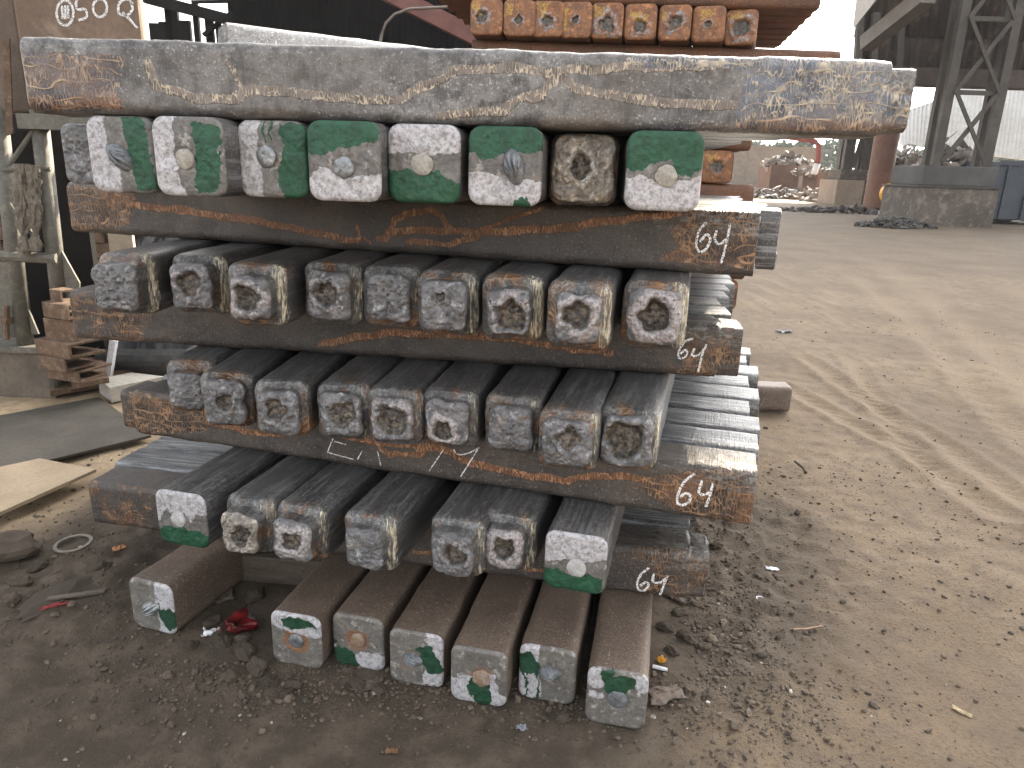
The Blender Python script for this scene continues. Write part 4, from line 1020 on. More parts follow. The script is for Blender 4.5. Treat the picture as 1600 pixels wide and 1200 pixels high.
MB().tube([(a[0], a[1], gz), ((a[0] + b[0]) / 2, a[1] + .004, gz + .001), (b[0], b[1], gz)], [.0015, .0025, .0022], 6).build('stick', m_wood, label='thin pale stick lying on the dirt at right', cat='stick')
crumple('dry_leaf', 1505, 1110, .022, .008, .006, m_leaf, 'curled dry leaf on the dirt at lower right', 'leaf', -.75, 13)
crumple('dead_leaf', 612, 1172, .013, .008, .006, simple('brown_leaf', (.16, .08, .04), (.22, .12, .06), 60, .8), 'small brown leaf on the dark dirt in front of the stack', 'leaf', .1, 14)
crumple('cardboard_flap', 1038, 1092, .045, .03, .02, simple('brown_card', (.13, .10, .08), (.17, .135, .105), 20, .9), 'torn brown cardboard flap beside the nearest brown billet', 'cardboard', .2, 17, amp=.3)
crumple('metal_chip', 1205, 890, .020, .011, .008, m_white, 'pale metal chip on the dirt right of the lowest chalked billet', 'metal chip', -.2, 18)
crumple('foil_scrap', 815, 1140, .012, .008, .012, m_grey, 'bluish grey foil scrap in front of the brown billets', 'foil', .2, 19)
crumple('plastic_film', 1225, 518, .075, .04, .03, m_grey, 'grey crumpled plastic with a white corner far right of the stack', 'plastic film', .1, 20)
crumple('slag_flake', 575, 1070, .04, .022, .008, m_slate, 'flat slag flake under the brown billets', 'slag flake', .1, 21, amp=.2)
crumple('slag_flake', 350, 930, .03, .05, .02, m_slate, 'upright slag flake between the apart billet and the rest', 'slag flake', .4, 22)
crumple('slag_flake', 1050, 930, .07, .035, .03, m_slate, 'long slag flake leaning beside the lowest layer at right', 'slag flake', -.8, 23)
hp = G(1187, 940); hz_ = ground_z(hp[0], hp[1]) + .005
MB().tube([(hp[0] + .012 * math.cos(t), hp[1] + .012 * math.sin(t), hz_) for t in np.linspace(.3, 4.6, 10)], .0018, 6).build('wire_hook', m_white, label='small bent pale wire on the dirt right of the stack', cat='wire')
tw = G(1252, 735)
MB().tube([(tw[0], tw[1] - .05, .01), (tw[0] + .008, tw[1], .014), (tw[0], tw[1] + .09, .01)], [.009, .006, .005], 6).build('twig', simple('dark_twig', (.05, .04, .03), (.08, .06, .05), 20, .9), label='dark twig lying on the dirt right of the orange seamed billet', cat='twig')
# flat cable by the apart billet and a timber under the stack
a, b = G(75, 940), G(165, 928)
MB().bar((a[0], a[1], .01), (b[0], b[1], .012), .018, .006).build('steel_strap', m_slate, label='flat dusty strap half buried left of the apart billet', cat='strap')
a, b = G(395, 905), G(470, 928)
MB().bar((-1.0, 2.18, .05), (-.42, 2.12, .05), .12, .10).build('timber_sleeper', simple('old_timber', (.07, .055, .04), (.11, .085, .06), 8, .85, 0, .004, stretch=(1, 8, 8)), label='dark timber sleeper in the gap under the stack', cat='timber', bevel=.008)

# ------------------------------------------------------------------ left-hand side: tank on a frame
m_tank = simple('rusted_tank_paint', (.125, .078, .048), (.185, .122, .08), 2.2, .6, .1, .002, 40, dust=(.22, .16, .115))
m_post = simple('dusty_green_steel', (.13, .122, .10), (.09, .08, .066), 12, .75, .05, .002, 70, dust=(.17, .155, .125))
m_conc = simple('dirty_concrete', (.10, .082, .064), (.16, .13, .10), 5, .9, 0, .006, 40)
m_rustp = simple('rust_plate', (.085, .05, .03), (.15, .09, .055), 9, .8, .05, .003, 60, dust=(.19, .135, .088))
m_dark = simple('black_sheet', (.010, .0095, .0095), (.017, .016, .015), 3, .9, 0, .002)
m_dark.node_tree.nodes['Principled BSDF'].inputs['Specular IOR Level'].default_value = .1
m_mat = simple('dusty_rope', (.13, .11, .085), (.2, .17, .13), 60, .95, 0, .008, 130)
YT = 3.95
tank = empty('tank', D(120, 172, YT), label='rusty brown steel tank with chalked marks, on a pipe frame behind the top billet', cat='tank')
def rel(o, p): return tuple(np.asarray(p, float) - np.array(o.location))
def flatbox(u0, v0, u1, v1, y, dep):
    a = D(u0, v1, y); b = D(u1, v0, y); return (a[0], y, a[2]), (b[0], y + dep, b[2])
a, b = D(44, 172, YT), D(233, 165, YT)
t0 = np.array(tank.location)
MB().box((a[0] - t0[0], 0, 0), (b[0] - t0[0], .07, 1.6)).build('tank_wall', m_tank, tank, bevel=.02)
MB().box((a[0] - t0[0] - .32, .03, -.02), (a[0] - t0[0] - .005, .2, 1.6)).build('corner_plate', simple('dusty_plate', (.10, .07, .05), (.14, .105, .078), 5, .8, 0, .002), tank, bevel=.015)
MB().box((a[0] - t0[0] - .05, -.03, -.1), (b[0] - t0[0] + .2, .06, -.025)).build('support_beam', m_post, tank)
sx = CF / YT
def tp_(x, z): return (x, -.0035, z)
def tpx(u, v): q = D(u / 3.2, v / 3.2, YT) - t0; return (q[0], q[2])
ell = lambda cx, cy, rx_, ry_: [tpx(cx + rx_ * math.cos(t), cy + ry_ * math.sin(t)) for t in np.linspace(0, 2 * math.pi, 15)]
lines = [ell(327, 65, 42, 62), [tpx(312, 30), tpx(315, 95)], [tpx(328, 28), tpx(329, 97)], [tpx(343, 28), tpx(342, 92)],
         [tpx(428, -8), tpx(388, -2), tpx(386, 45), tpx(428, 48), tpx(434, 85), tpx(395, 102)], ell(502, 40, 35, 45),
         [tpx(668, 20), tpx(635, -4), tpx(597, 20), tpx(598, 68), tpx(640, 75), tpx(664, 45), tpx(652, 8)], [tpx(615, 62), tpx(650, 98), tpx(690, 142)]]
strokes('chalk_marks', lines, .013, tp_, tank, 4)
frame = empty('pipe_frame', D(50, 535, YT), label='dusty pipe frame with braces carrying the rusty tank at left', cat='frame')
f0 = np.array(frame.location)
def fr(u, v, dy=0.): return D(u, v, YT + dy) - f0
for pts in ([(-4, 168), (40, 540)], [(60, 172), (101, 535)]):
    MB().tube([fr(*pts[0], .05), fr(*pts[1], .05)], .044, 16).build('post', m_post, frame, smooth=True)
for pts, r_ in (([(-5, 266), (80, 264)], .013), ([(14, 258), (52, 204)], .012), ([(14, 318), (66, 385)], .012), ([(0, 400), (90, 404)], .03)):
    MB().tube([fr(*pts[0], .02), fr(*pts[1], .02)], r_, 8).build('brace', m_post, frame)
for poly in ([(-20, 400), (12, 405), (60, 522), (-20, 530)], [(96, 392), (124, 442), (122, 532), (100, 532)]):
    MB().prism([fr(u, v, .045) for u, v in poly], (0, .012, 0)).build('gusset', m_post, frame)
p0, p1 = fr(-40, 548), fr(66, 532)
MB().box((p0[0], -.02, p0[2]), (p1[0] + .02, .2, p0[2] + .035)).build('base_plate', m_post, frame)
MB().tube([fr(10, 530, -.0), fr(10, 478, 0)], .016, 8).tube([fr(10, 505, 0), fr(10, 496, 0)], .03, 6).build('anchor_bolt', m_rustp, frame)
MB().prism([fr(4, 62, -.03), fr(14, 60, -.03), (fr(20, 208, -.03)), fr(9, 212, -.03)], (0, .012, 0)).build('hanging_strip', m_rustp, frame)
MB().box((fr(-60, 400)[0], .35, -.5), (fr(86, 400)[0], .4, 1.15)).build('hollow_shade_sheet', m_dark, frame)  # black sheet painting in the shaded hollow behind the posts
# rope tufts hung on the bar
def tuft(u, v0, v1, r_, label):
    top_, bot = D(u, v0, YT - .03), D(u + 4, v1, YT - .03)
    N, K = 26, 40; V = []
    for i in range(K):
        t = i / (K - 1); cpt = top_ + (bot - top_) * t
        prof = r_ * (1 - .55 * math.exp(-((t - .78) / .08) ** 2)) * (1 if t < .95 else .8)
        for k in range(N):
            a = 2 * math.pi * k / N
            w_ = 1 + 1.1 * (float(vnoise(np.array([[math.cos(a) * 3.2 + u, math.sin(a) * 3.2, t * 16]]), 5)[0]) - .5)
            V.append((cpt[0] + prof * w_ * math.cos(a), cpt[1] + prof * .7 * w_ * math.sin(a), cpt[2]))
    F = [(i * N + k, i * N + (k + 1) % N, (i + 1) * N + (k + 1) % N, (i + 1) * N + k) for i in range(K - 1) for k in range(N)]
    F2 = [tuple(range(N))]
    me = bpy.data.meshes.new('rope_tuft'); me.from_pydata([tuple(map(float, v)) for v in V], [], F + F2); me.materials.append(m_mat)
    new_obj('rope_tuft', me, label=label, cat='rope')
tuft(34, 256, 398, .036, 'left of two shaggy rope bundles hung over the frame bar')
tuft(52, 258, 392, .032, 'right of two shaggy rope bundles hung over the frame bar')
# pedestal
p0, p1 = D(-60, 622, YT), D(72, 540, YT)
MB().box((p0[0] - .6, YT + .02, -.03), (p1[0], YT + .24, p1[2] - .012)).build('concrete_pedestal', m_conc, bevel=.03, label='rough concrete pedestal under the pipe frame at the left edge', cat='pedestal')
# offcuts of channel and plate stacked by the pedestal
def channel(u0, v0, u1, v1, y, dep, label, mat=m_rustp, web=True):
    a, b = flatbox(u0, v0, u1, v1, y, dep)
    t = min(.014, (b[2] - a[2]) * .3); w_ = b[0] - a[0]
    c0 = ((a[0] + b[0]) / 2, y, a[2]); h_ = b[2] - a[2]
    o = empty('steel_offcut', c0, random.uniform(-.45, .1), label=label, cat='steel offcut', group='rusty offcuts stacked by the pedestal')
    MB().box((-w_ / 2, 0, 0), (w_ / 2, t, h_)).box((-w_ / 2, t + .0005, h_ - t), (w_ / 2, dep, h_)).box((-w_ / 2, t + .0005, 0), (w_ / 2, dep * .8, t)).build('channel', mat, o, bevel=.003)
    return o
channel(43, 535, 120, 556, 3.76, .24, 'wide rusty channel, under the upright block of offcuts')
channel(52, 560, 108, 578, 3.74, .26, 'rusty channel offcut, second from the bottom of its stack')
channel(66, 578, 130, 594, 3.8, .22, 'rusty flat offcut at the foot of the stack')
channel(66, 500, 122, 533, 3.8, .2, 'tall rusty channel offcut in the middle of the stack')
channel(58, 475, 113, 497, 3.78, .2, 'rusty channel offcut, near the top of the stack')
channel(75, 453, 97, 474, 3.84, .08, 'small upright rusty block on top of the offcuts')
for poly, z0, lab in (([(100, 545), (160, 560), (170, 590), (112, 600)], .16, 'sloping rusty plate leaning on the offcuts'), ([(70, 600), (152, 585), (158, 598), (78, 612)], .05, 'long rusty bar on the ground in front of the offcuts'), ([(150, 560), (215, 572), (190, 592), (158, 590)], .08, 'rusty plate between the offcuts and the metal trough')):
    MB().prism([G(u, v, z0) for u, v in poly], (0, 0, -.03)).build('rusty_plate', m_rustp, label=lab, cat='steel plate')
# trough
tr0 = G(205, 612)
trough = empty('metal_trough', tr0, label='grey half-round metal trough on legs behind the stack at left', cat='trough')
m_galv = simple('grey_zinc', (.11, .115, .12), (.17, .175, .18), 6, .5, .5, .002, 40)
V, F = [], []
N = 20
ca_, cb_ = D(168, 536, 4.4) - tr0, D(310, 536, 4.5) - tr0
for k in range(N + 1):
    a = math.pi * k / N
    for c_, s_ in ((ca_, 1.), (cb_, 1.)):
        V.append((c_[0] + (0), c_[1] + .26 * math.cos(a) + .1, c_[2] - .26 * math.sin(a)))
F = [(2 * k, 2 * k + 1, 2 * k + 3, 2 * k + 2) for k in range(N)] + [tuple(range(0, 2 * N + 2, 2)), tuple(range(1, 2 * N + 2, 2))[::-1]]
MB().add(V, F).build('drum', m_galv, trough)
MB().bar(D(178, 532, 4.2) - tr0, D(167, 606, 4.15) - tr0, .035, .035).build('leg', m_white, trough)
q = [G(153, 592, .09), G(205, 582, .09), G(258, 588, .09), G(172, 606, .09)]
MB().prism([p - tr0 for p in q], (0, 0, -.09)).build('base_channel', simple('pale_zinc', (.42, .39, .34), (.5, .46, .4), 8, .6, .2), trough)
# board and bag behind
bb_ = flatbox(172, 366, 206, 396, 4.9, .03)
MB().box((bb_[0][0], 4.9, 0.), bb_[1]).build('pale_board', simple('pale_board', (.42, .36, .28), (.36, .3, .23), 9, .8), label='pale board standing beside the brick wall', cat='board')
bg0 = D(245, 395, 4.8)
o = crumple('plastic_sheet', 0, 0, .18, .45, .05, m_galv, 'grey blue plastic sheet with a white hook shape, behind the upper rough row', 'plastic sheet', 0, 31, z0=.01, loc=bg0)
o.location = (bg0[0], bg0[1], D(245, 368, 4.8)[2] - .44); o.rotation_euler = (1.45, 0, 0)
# brick wall
bw = empty('brick_wall', (D(60, 430, 5.2)[0], 5.2, 0), label='old wall of rough bricks behind the pipe frame', cat='wall')
b0_ = np.array(bw.location)
xw0, xw1 = D(-30, 400, 5.2)[0] - b0_[0] - .65, D(176, 400, 5.2)[0] - b0_[0]
MB().box((xw0, .02, 0), (xw1 - .01, .3, 1.42)).build('mortar_core', simple('mud_mortar', (.035, .029, .023), (.05, .042, .034), 20, .95), bw)
m_brick = simple('old_brick', (.085, .055, .038), (.135, .09, .06), 7, .9, 0, .006, 70, dust=(.12, .095, .07))
bmesh_list = []
for k in range(5):
    mb = MB().box((0, -.012, 0), (.158, .06, .1)); mb.v = [(x + random.uniform(-.008, .008), y + random.uniform(-.01, .006), zz + random.uniform(-.007, .007)) for x, y, zz in mb.v]
    o = mb.build('brick', m_brick, bevel=0); bmesh_list.append(o.data); bpy.data.objects.remove(o)
nb = 0
for r_ in range(13):
    x = xw0 - .1 * (r_ % 2)
    while x < xw1 - .1:
        o = new_obj('brick', bmesh_list[nb % 5], (x + .004, random.uniform(-.012, .006), .01 + r_ * .108), random.uniform(-.02, .02), parent=bw); nb += 1
        x += .166
# steel plate on the ground at left, plus a dark sheet for the shadow
m_floor = simple('dusty_floor_plate', (.36, .275, .18), (.29, .22, .14), 5, .85, .05, .003, 60)
def plate(poly, z0, th, label, mat=m_floor):
    MB().prism([np.array(p) for p in poly], (0, 0, -th)).build('plate_or_shadow', mat, label=label, cat='steel plate')
e1, e2 = G(-40, 818, .05), G(150, 733, .05)
plate([e1, e2, G(62, 716, .05), G(-60, 742, .05)], .05, .014, 'raised dusty steel plate with a dark gap under its edge, lower left')
plate([G(-60, 660, .02), G(155, 620, .02), G(236, 680, .02), G(62, 722, .02), G(-60, 750, .02)], .02, .012, 'dark sheet painted as a shadow on the ground beyond the raised plate', simple('shadow_patch', (.058, .049, .037), (.085, .072, .055), 5, .8, .05, .002, 60))  # flat sheet with the ground shadow put into its colour and outline
# low black backing for the shaded interior, and boards far behind at left
corr_m = simple('black_corrugated', (.006, .006, .007), (.010, .010, .010), 3, .95, 0, .001)
corr_m.node_tree.nodes['Principled BSDF'].inputs['Specular IOR Level'].default_value = .05
def corrugated(x0, x1, z0, z1, pitch, dep, step=6, bottom=None):
    n = max(2, int((x1 - x0) / pitch * step)); xs = np.linspace(x0, x1, n + 1)
    yy = dep / 2 * np.sin((xs - x0) / pitch * 2 * np.pi)
    V = [(x, y, z0 if bottom is None else bottom(x)) for x, y in zip(xs, yy)] + [(x, y, z1) for x, y in zip(xs, yy)]
    V += [(x, y + .004, zz) for x, y, zz in V]
    m_ = n + 1
    F = [(k, k + 1, m_ + k + 1, m_ + k) for k in range(n)] + [(2 * m_ + k + 1, 2 * m_ + k, 3 * m_ + k, 3 * m_ + k + 1) for k in range(n)] + [(2 * m_ + k, 2 * m_ + k + 1, k + 1, k) for k in range(n)]
    return np.array(V), F
def sheet(name, x0, x1, z0, z1, pitch, dep, mat, parent, loc=(0, 0, 0), rz=0.):
    V, F = corrugated(x0, x1, z0, z1, pitch, dep)
    return new_obj(name, mesh_np(name, V, F, None, None, mat), loc, rz, parent=parent)
shed = empty('dark_shed', (-2, 9.2, 0), label='black corrugated shed wall behind the stack', cat='shed')
for k in range(4):
    x0 = D(357, 30, 9.2)[0] + 2 + k * .92
    sheet('wall_sheet', x0, x0 + .96, 0, 3.9, .076, .02, corr_m, shed, (0, .004 * (k % 2), 0))
MB().box((D(357, 30, 9.2)[0] + 2, .05, 3.2), (D(357, 30, 9.2)[0] + 5.6, .16, 3.32)).build('rail', m_dark, shed)
backing = empty('shade_backing', (-5, 7.3, 0), label='black backing added for the shaded interior behind the pipe frame, under the bright gap', cat='backing')  # added black boards whose colour stands in for a dark interior
for k in range(16):
    x0 = -2.6 + k * .3
    if x0 + .29 > 2.0: break
    MB().box((x0, 0, 0), (x0 + .285, .03, 2.15 + random.uniform(-.1, .1))).build('board', m_dark, backing)  # added black boards standing in for the dark interior
skel = empty('broken_boarding', (-4.2, 9, 0), label='black broken boards and beam against the bright sky behind the tank', cat='boarding')
k0 = np.array(skel.location)
for u0, u1, v0 in ((236, 246, 36), (251, 262, 34), (268, 276, 12), (283, 296, 32), (323, 331, 26), (262, 265, 6), (305, 307, 0), (339, 342, 18)):
    a, b = D(u0, 75, 9), D(u1, v0, 9)
    MB().box((a[0] - k0[0], 0, 1.5), (b[0] - k0[0], .05, b[2])).build('board', m_dark, skel)
MB().bar(D(225, -4, 8.9) - k0, D(366, 33, 8.9) - k0, .12, .11).build('beam', m_dark, skel)
MB().bar(D(300, 3, 8.95) - k0, D(360, 2, 8.95) - k0, .05, .03).bar(D(318, 55, 8.95) - k0, D(362, 20, 8.95) - k0, .04, .04).build('brace', m_dark, skel)
# red beam and bent rod behind
MB().bar(D(612, -8, 6) + (D(612, -8, 6) - D(700, 36, 6)) * 5.4, D(700, 36, 6) + (D(700, 36, 6) - D(612, -8, 6)) * 2., .10, .12).build('red_beam', simple('faded_red', (.12, .045, .036), (.17, .07, .055), 6, .6), label='faded red steel beam above the bent rod', cat='beam')
MB().tube([(D(590, 78, 5.6)[0] - .02, 5.6, 0.), D(591, 120, 5.6), D(592, 78, 5.6), D(596, 55, 5.6), D(603, 36, 5.6), D(617, 22, 5.6), D(640, 14, 5.6), D(700, 11, 5.6), (.1, 5.0, D(700, 14, 5.6)[2] - .35)], .010, 8).build('bent_rod', simple('dull_rod', (.16, .14, .12), (.2, .17, .14), 20, .5, .5), smooth=True, label='bent steel rod curving in front of the dark shed', cat='rod')

# ------------------------------------------------------------------ right-hand side: big open shed
m_clad = simple('rusty_cladding', (.042, .029, .021), (.066, .047, .033), .7, .75, .05, .002, 8, dust=(.13, .09, .062), stretch=(3, 1, .4))
m_steel = simple('grey_steel', (.052, .043, .034), (.078, .065, .052), 2, .7, .1, .002, 14)
m_beamb = simple('brown_beam', (.05, .033, .026), (.075, .052, .04), 2, .75, 0, .002, 14)
YS = 26.5
zb = D(1440, 135, YS)[2]; zbt = D(1440, 108, YS)[2]
x_l = D(1338, 60, YS)[0]
big_shed = empty('steel_shed', (x_l, YS, 0), label='large dark corrugated shed on lattice columns at the right', cat='shed')
HI, LO = 18.5, 15.0  # unseen top heights, stepped to shape the shadow across the yard
xm = 16.3 - x_l + .0
# cladding: sheets side by side, lower part and taller part, unseen tops stepped to shape the shadow
w_sh = 1.3
k = 0; x = 0.
while x < 30:
    top_z = LO if x + w_sh / 2 < xm else HI
    zc1 = D(1440, 55, YS)[2]
    sheet('wall_sheet', x, x + w_sh + .05, zb + .3, zc1, .24, .07, m_clad, big_shed, (0, .01 * (k % 2), 0))
    sheet('wall_sheet', x, x + w_sh + .05, zc1 - .06, top_z, .24, .07, m_clad, big_shed, (0, -.09 + .01 * (k % 2), 0))
    x += w_sh; k += 1
MB().hexa([(0, .2, LO - .2), (xm, .2, LO - .2), (xm, 44, LO + .5), (0, 44, LO + .5), (0, .2, LO), (xm, .2, LO), (xm, 44, LO + .7), (0, 44, LO + .7)]).hexa([(xm, .2, HI - .2), (40, .2, HI - .2), (40, 44, HI + .5), (xm, 44, HI + .5), (xm, .2, HI), (40, .2, HI), (40, 44, HI + .7), (xm, 44, HI + .7)]).build('roof', m_clad, big_shed)  # unseen roof, added and made deep to keep sun off the yard
MB().box((-.3, -.4, zb), (30, .3, zbt)).build('girder', m_beamb, big_shed)
MB().box((0, .1, zc1 - .1), (30, .25, zc1 + .12)).build('rail', m_steel, big_shed)
MB().box((0, .1, D(1440, 20, YS)[2] - .1), (30, .25, D(1440, 20, YS)[2] + .1)).build('rail', m_steel, big_shed)
# roof sheet edge overhanging at the left, gutter brace
ra = [D(1333, 45, YS - 1.5), D(1368, 0, YS - 3), D(1420, -60, YS - 4.5), D(1345, -60, YS - 2)]
MB().prism([p - np.array([x_l, YS, 0]) for p in ra], (0, .05, .03)).build('eave_sheet', simple('pale_sheet', (.45, .43, .4), (.38, .36, .33), 2, .6), big_shed)
MB().bar(D(1354, 68, YS - 1.2) - np.array([x_l, YS, 0]), D(1450, -8, YS - 4) - np.array([x_l, YS, 0]), .45, .45).build('strut', simple('light_strut', (.10, .085, .07), (.14, .12, .098), 3, .7), big_shed)
for u, dv in ((1338, 0), (1362, 0), (1402, 0)):
    a, b = D(u, 132, YS - .2), D(u + 6, 20, YS - .2)
    MB().bar(a - np.array([x_l, YS, 0]), b - np.array([x_l, YS, 0]), .22, .2).build('post', m_steel, big_shed)

def tower(base_u0, base_u1, base_v, top_pts, y, dep, name, label, mat=m_steel, w_=.28, pitch=2.2, top_z=9.):
    """lattice column: two front legs and two rear legs with crossed braces, standing on a pedestal"""
    a, b = D(base_u0, base_v, y), D(base_u1, base_v, y)
    o = empty(name, ((a[0] + b[0]) / 2, y, a[2]), label=label, cat='lattice column')
    hw = (b[0] - a[0]) / 2
    H_ = top_z - a[2]
    tpx_ = hw * (1 - .0)
    for sx_ in (-1, 1):
        for yy in (0, dep):
            MB().bar((sx_ * hw, yy, 0), (sx_ * hw, yy, H_), w_, w_ * .7).build('leg', mat, o)
    zz = .1; k = 0
    while zz + pitch < H_ + pitch:
        z1 = min(zz + pitch, H_)
        for yy in (0,):
            MB().bar((-hw + w_ / 2, yy - w_ * .37, zz), (hw - w_ / 2, yy - w_ * .37, z1), w_ * .5, .06, up=(0, 1, 0)).build('brace', mat, o)
            MB().bar((hw - w_ / 2, yy - w_ * .37 - .07, zz), (-hw + w_ / 2, yy - w_ * .37 - .07, z1), w_ * .4, .06, up=(0, 1, 0)).build('brace', mat, o)
            MB().bar((-hw + w_ / 2, yy - .02, z1), (hw - w_ / 2, yy - .02, z1), w_ * .5, .1, up=(0, 1, 0)).build('cross_bar', mat, o)
        for sx_ in (-1, 1):
            MB().bar((sx_ * hw, w_ / 2, zz), (sx_ * hw, dep - w_ / 2, z1), .05, w_ * .4).build('brace', mat, o)
        zz = z1
        if zz >= H_ - .05: break
    return o
p2 = G(1432, 352); y2 = p2[1]
ped = D(1425, 352, y2); pr = D(1552, 345, y2)
zt2 = D(1440, 292, y2)[2]; zt3 = D(1440, 258, y2)[2]
pedo = empty('column_pedestal', ((ped[0] + pr[0]) / 2, y2, 0), label='tall grey concrete pedestal under the nearest lattice column at right', cat='pedestal')
hw = (pr[0] - ped[0]) / 2
m_ped = simple('grey_pedestal', (.078, .062, .048), (.12, .097, .077), 1.2, .85, 0, .004, 12, dust=(.2, .17, .14))
MB().box((-hw, 0, -.2), (hw, 2.4, zt2)).build('lower_block', m_ped, pedo, bevel=.05)
MB().box((-hw + .12, .1, zt2 + .06), (hw - .12, 2.2, zt3)).build('upper_block', simple('dark_pedestal', (.06, .056, .052), (.09, .083, .076), 1.5, .8, 0, .004, 12), pedo, bevel=.03)
MB().box((-hw - .06, -.06, zt2), (hw + .06, 2.45, zt2 + .058)).build('ledge', m_steel, pedo)
yt2 = y2 + .35
tower(1461, 1540, 258, None, yt2, .5, 'lattice_column', 'nearest dark lattice column with crossed braces at the right', pitch=2.15, top_z=10.)
# block left of the pedestal
q0, q1 = D(1422, 350, y2 + 1.5), D(1440, 250, y2 + 1.5)
p3 = G(1322, 320); y3 = p3[1]
a, b = D(1303, 320, y3), D(1352, 282, y3)
ped3 = empty('column_pedestal', ((a[0] + b[0]) / 2, y3, 0), label='farther brown concrete pedestal left of the rusty round column', cat='pedestal')
hw3 = (b[0] - a[0]) / 2
MB().box((-hw3, 0, -.2), (hw3, 2.6, b[2])).build('lower_block', simple('tan_pedestal', (.26, .2, .15), (.32, .25, .19), 1, .9, 0, .004, 8), ped3, bevel=.05)
MB().box((-hw3 + .15, .1, b[2] + .005), (hw3 + .1, 2.3, D(1330, 265, y3)[2])).build('upper_block', m_ped, ped3, bevel=.05)
tower(1322, 1352, 265, None, y3 + .4, .6, 'lattice_column', 'farther lattice column seen left of the rusty round column', w_=.55, pitch=3.2, top_z=D(1340, 150, y3)[2], mat=m_steel)
pc = G(1366, 330)
rc = 17 * pc[1] / CF
MB().tube([(pc[0], pc[1], -.2), (pc[0], pc[1], D(1366, 160, pc[1])[2])], rc, 28).build('round_column', simple('rust_column', (.14, .065, .04), (.19, .095, .06), 1.2, .7, 0, .002, 8), smooth=False, label='thick rusty round column standing in the yard at right', cat='column')
# scrap bins and a wall beyond
yb2 = 62.
m_bin = simple('bin_rust', (.14, .08, .055), (.2, .12, .085), .3, .8, 0, .004, 3)
for (u0, u1, vt, lab) in ((1200, 1251, 259, 'larger brown steel scrap bin in the far yard'), (1252, 1289, 271, 'smaller brown steel scrap bin in the far yard')):
    a, b = D(u0, 303, yb2), D(u1, vt, yb2)
    o = empty('scrap_bin', ((a[0] + b[0]) / 2, yb2 - (3 if u0 > 1240 else 0), 0), label=lab, cat='scrap bin')
    w2 = (b[0] - a[0]) / 2
    for bx in (((-w2, 0, 0), (w2, .15, b[2])), ((-w2, 3, 0), (w2, 3.15, b[2])), ((-w2, .15, 0), (-w2 + .15, 3, b[2])), ((w2 - .15, .15, 0), (w2, 3, b[2]))):
        MB().box(*bx).build('side_plate', m_bin, o)
    MB().box((-w2 + .15, .15, .1), (w2 - .15, 3, b[2] * .8)).build('bin_floor', m_bin, o)
def heap(name, u, v, rx_, ry_, h_, y, mat, label, n=900, seed=0, sz=.35, z0=0.):
    r = np.random.RandomState(seed); cpt = D(u, v, y)
    ang = r.uniform(0, 6.28, n); rad = np.sqrt(r.uniform(0, 1, n))
    pts = np.stack([cpt[0] + rx_ * rad * np.cos(ang), cpt[1] + ry_ * rad * np.sin(ang), z0 + h_ * (1 - rad ** 1.5) * r.uniform(.5, 1.05, n)], 1)
    V = np.repeat(ico_v[None], n, 0) * (1 + r.uniform(-.4, .4, (n, 12, 1))) * np.stack([r.uniform(.2, 1.6, n), r.uniform(.2, 1., n), r.uniform(.15, .7, n)], 1)[:, None] * sz
    a = r.uniform(0, 6.28, n)
    X = V[:, :, 0] * np.cos(a)[:, None] - V[:, :, 2] * np.sin(a)[:, None]; Z_ = V[:, :, 0] * np.sin(a)[:, None] * .6 + V[:, :, 2]
    V = np.stack([X, V[:, :, 1], Z_], -1) + pts[:, None]
    F = (ico_f[None] + (np.arange(n) * 12)[:, None, None]).reshape(-1, 3)
    return new_obj(name, mesh_np(name, V.reshape(-1, 3), None, F, {'tone': np.repeat(r.uniform(0, 1, n), 12)}, mat, flat=True), label=label, cat='scrap heap', kind='stuff')
sp = Mat('scrap')
tn_ = sp.attr('tone')
scol = sp.mix(tn_, (.10, .075, .06), (.4, .34, .29)); scol = sp.mix(sp.rng(tn_, .9, .93), scol, (.7, .7, .7))
scrap = sp.out(scol, .7, .2)
heap('scrap_heap', 1228, 260, 2.2, 1.2, 1.0, yb2 + 1.5, scrap, 'pale scrap piled above the larger bin', 260, 1, .4, z0=2.4)
heap('scrap_heap', 1268, 275, 1.4, 1.0, .7, yb2 - 1.5, scrap, 'pale scrap piled above the smaller bin', 160, 2, .35, z0=1.8)
heap('scrap_heap', 1240, 305, 9, 2.5, .7, yb2 - 8, scrap, 'loose scrap strewn before the far bins', 700, 3, .32)
heap('scrap_heap', 1400, 310, 5.5, 4., 3.2, 48, scrap, 'pale scrap heap behind the round column', 1500, 4, .4)
heap('scrap_heap', 1345, 325, 4, 1.2, .25, 33, simple('dark_scrap', (.06, .05, .045), (.1, .085, .075), 1, .8), 'dark debris at the foot of the round column', 260, 5, .16)
heap('scrap_heap', 1400, 348, 1.3, .5, .3, 23.2, simple('dark_scrap2', (.05, .045, .04), (.09, .08, .07), 1, .8), 'dark debris at the foot of the nearest pedestal', 130, 6, .13)
crumple('white_bag', 1390, 345, .35, .2, .5, m_white, 'white plastic bag in the debris by the nearest pedestal', 'bag', .2, 41)
heap('scrap_heap', 1480, 255, 1.7, 1.5, 2.2, 30, scrap, 'scrap heap seen between the legs of the nearest lattice column', 300, 7, .3, z0=1.0)
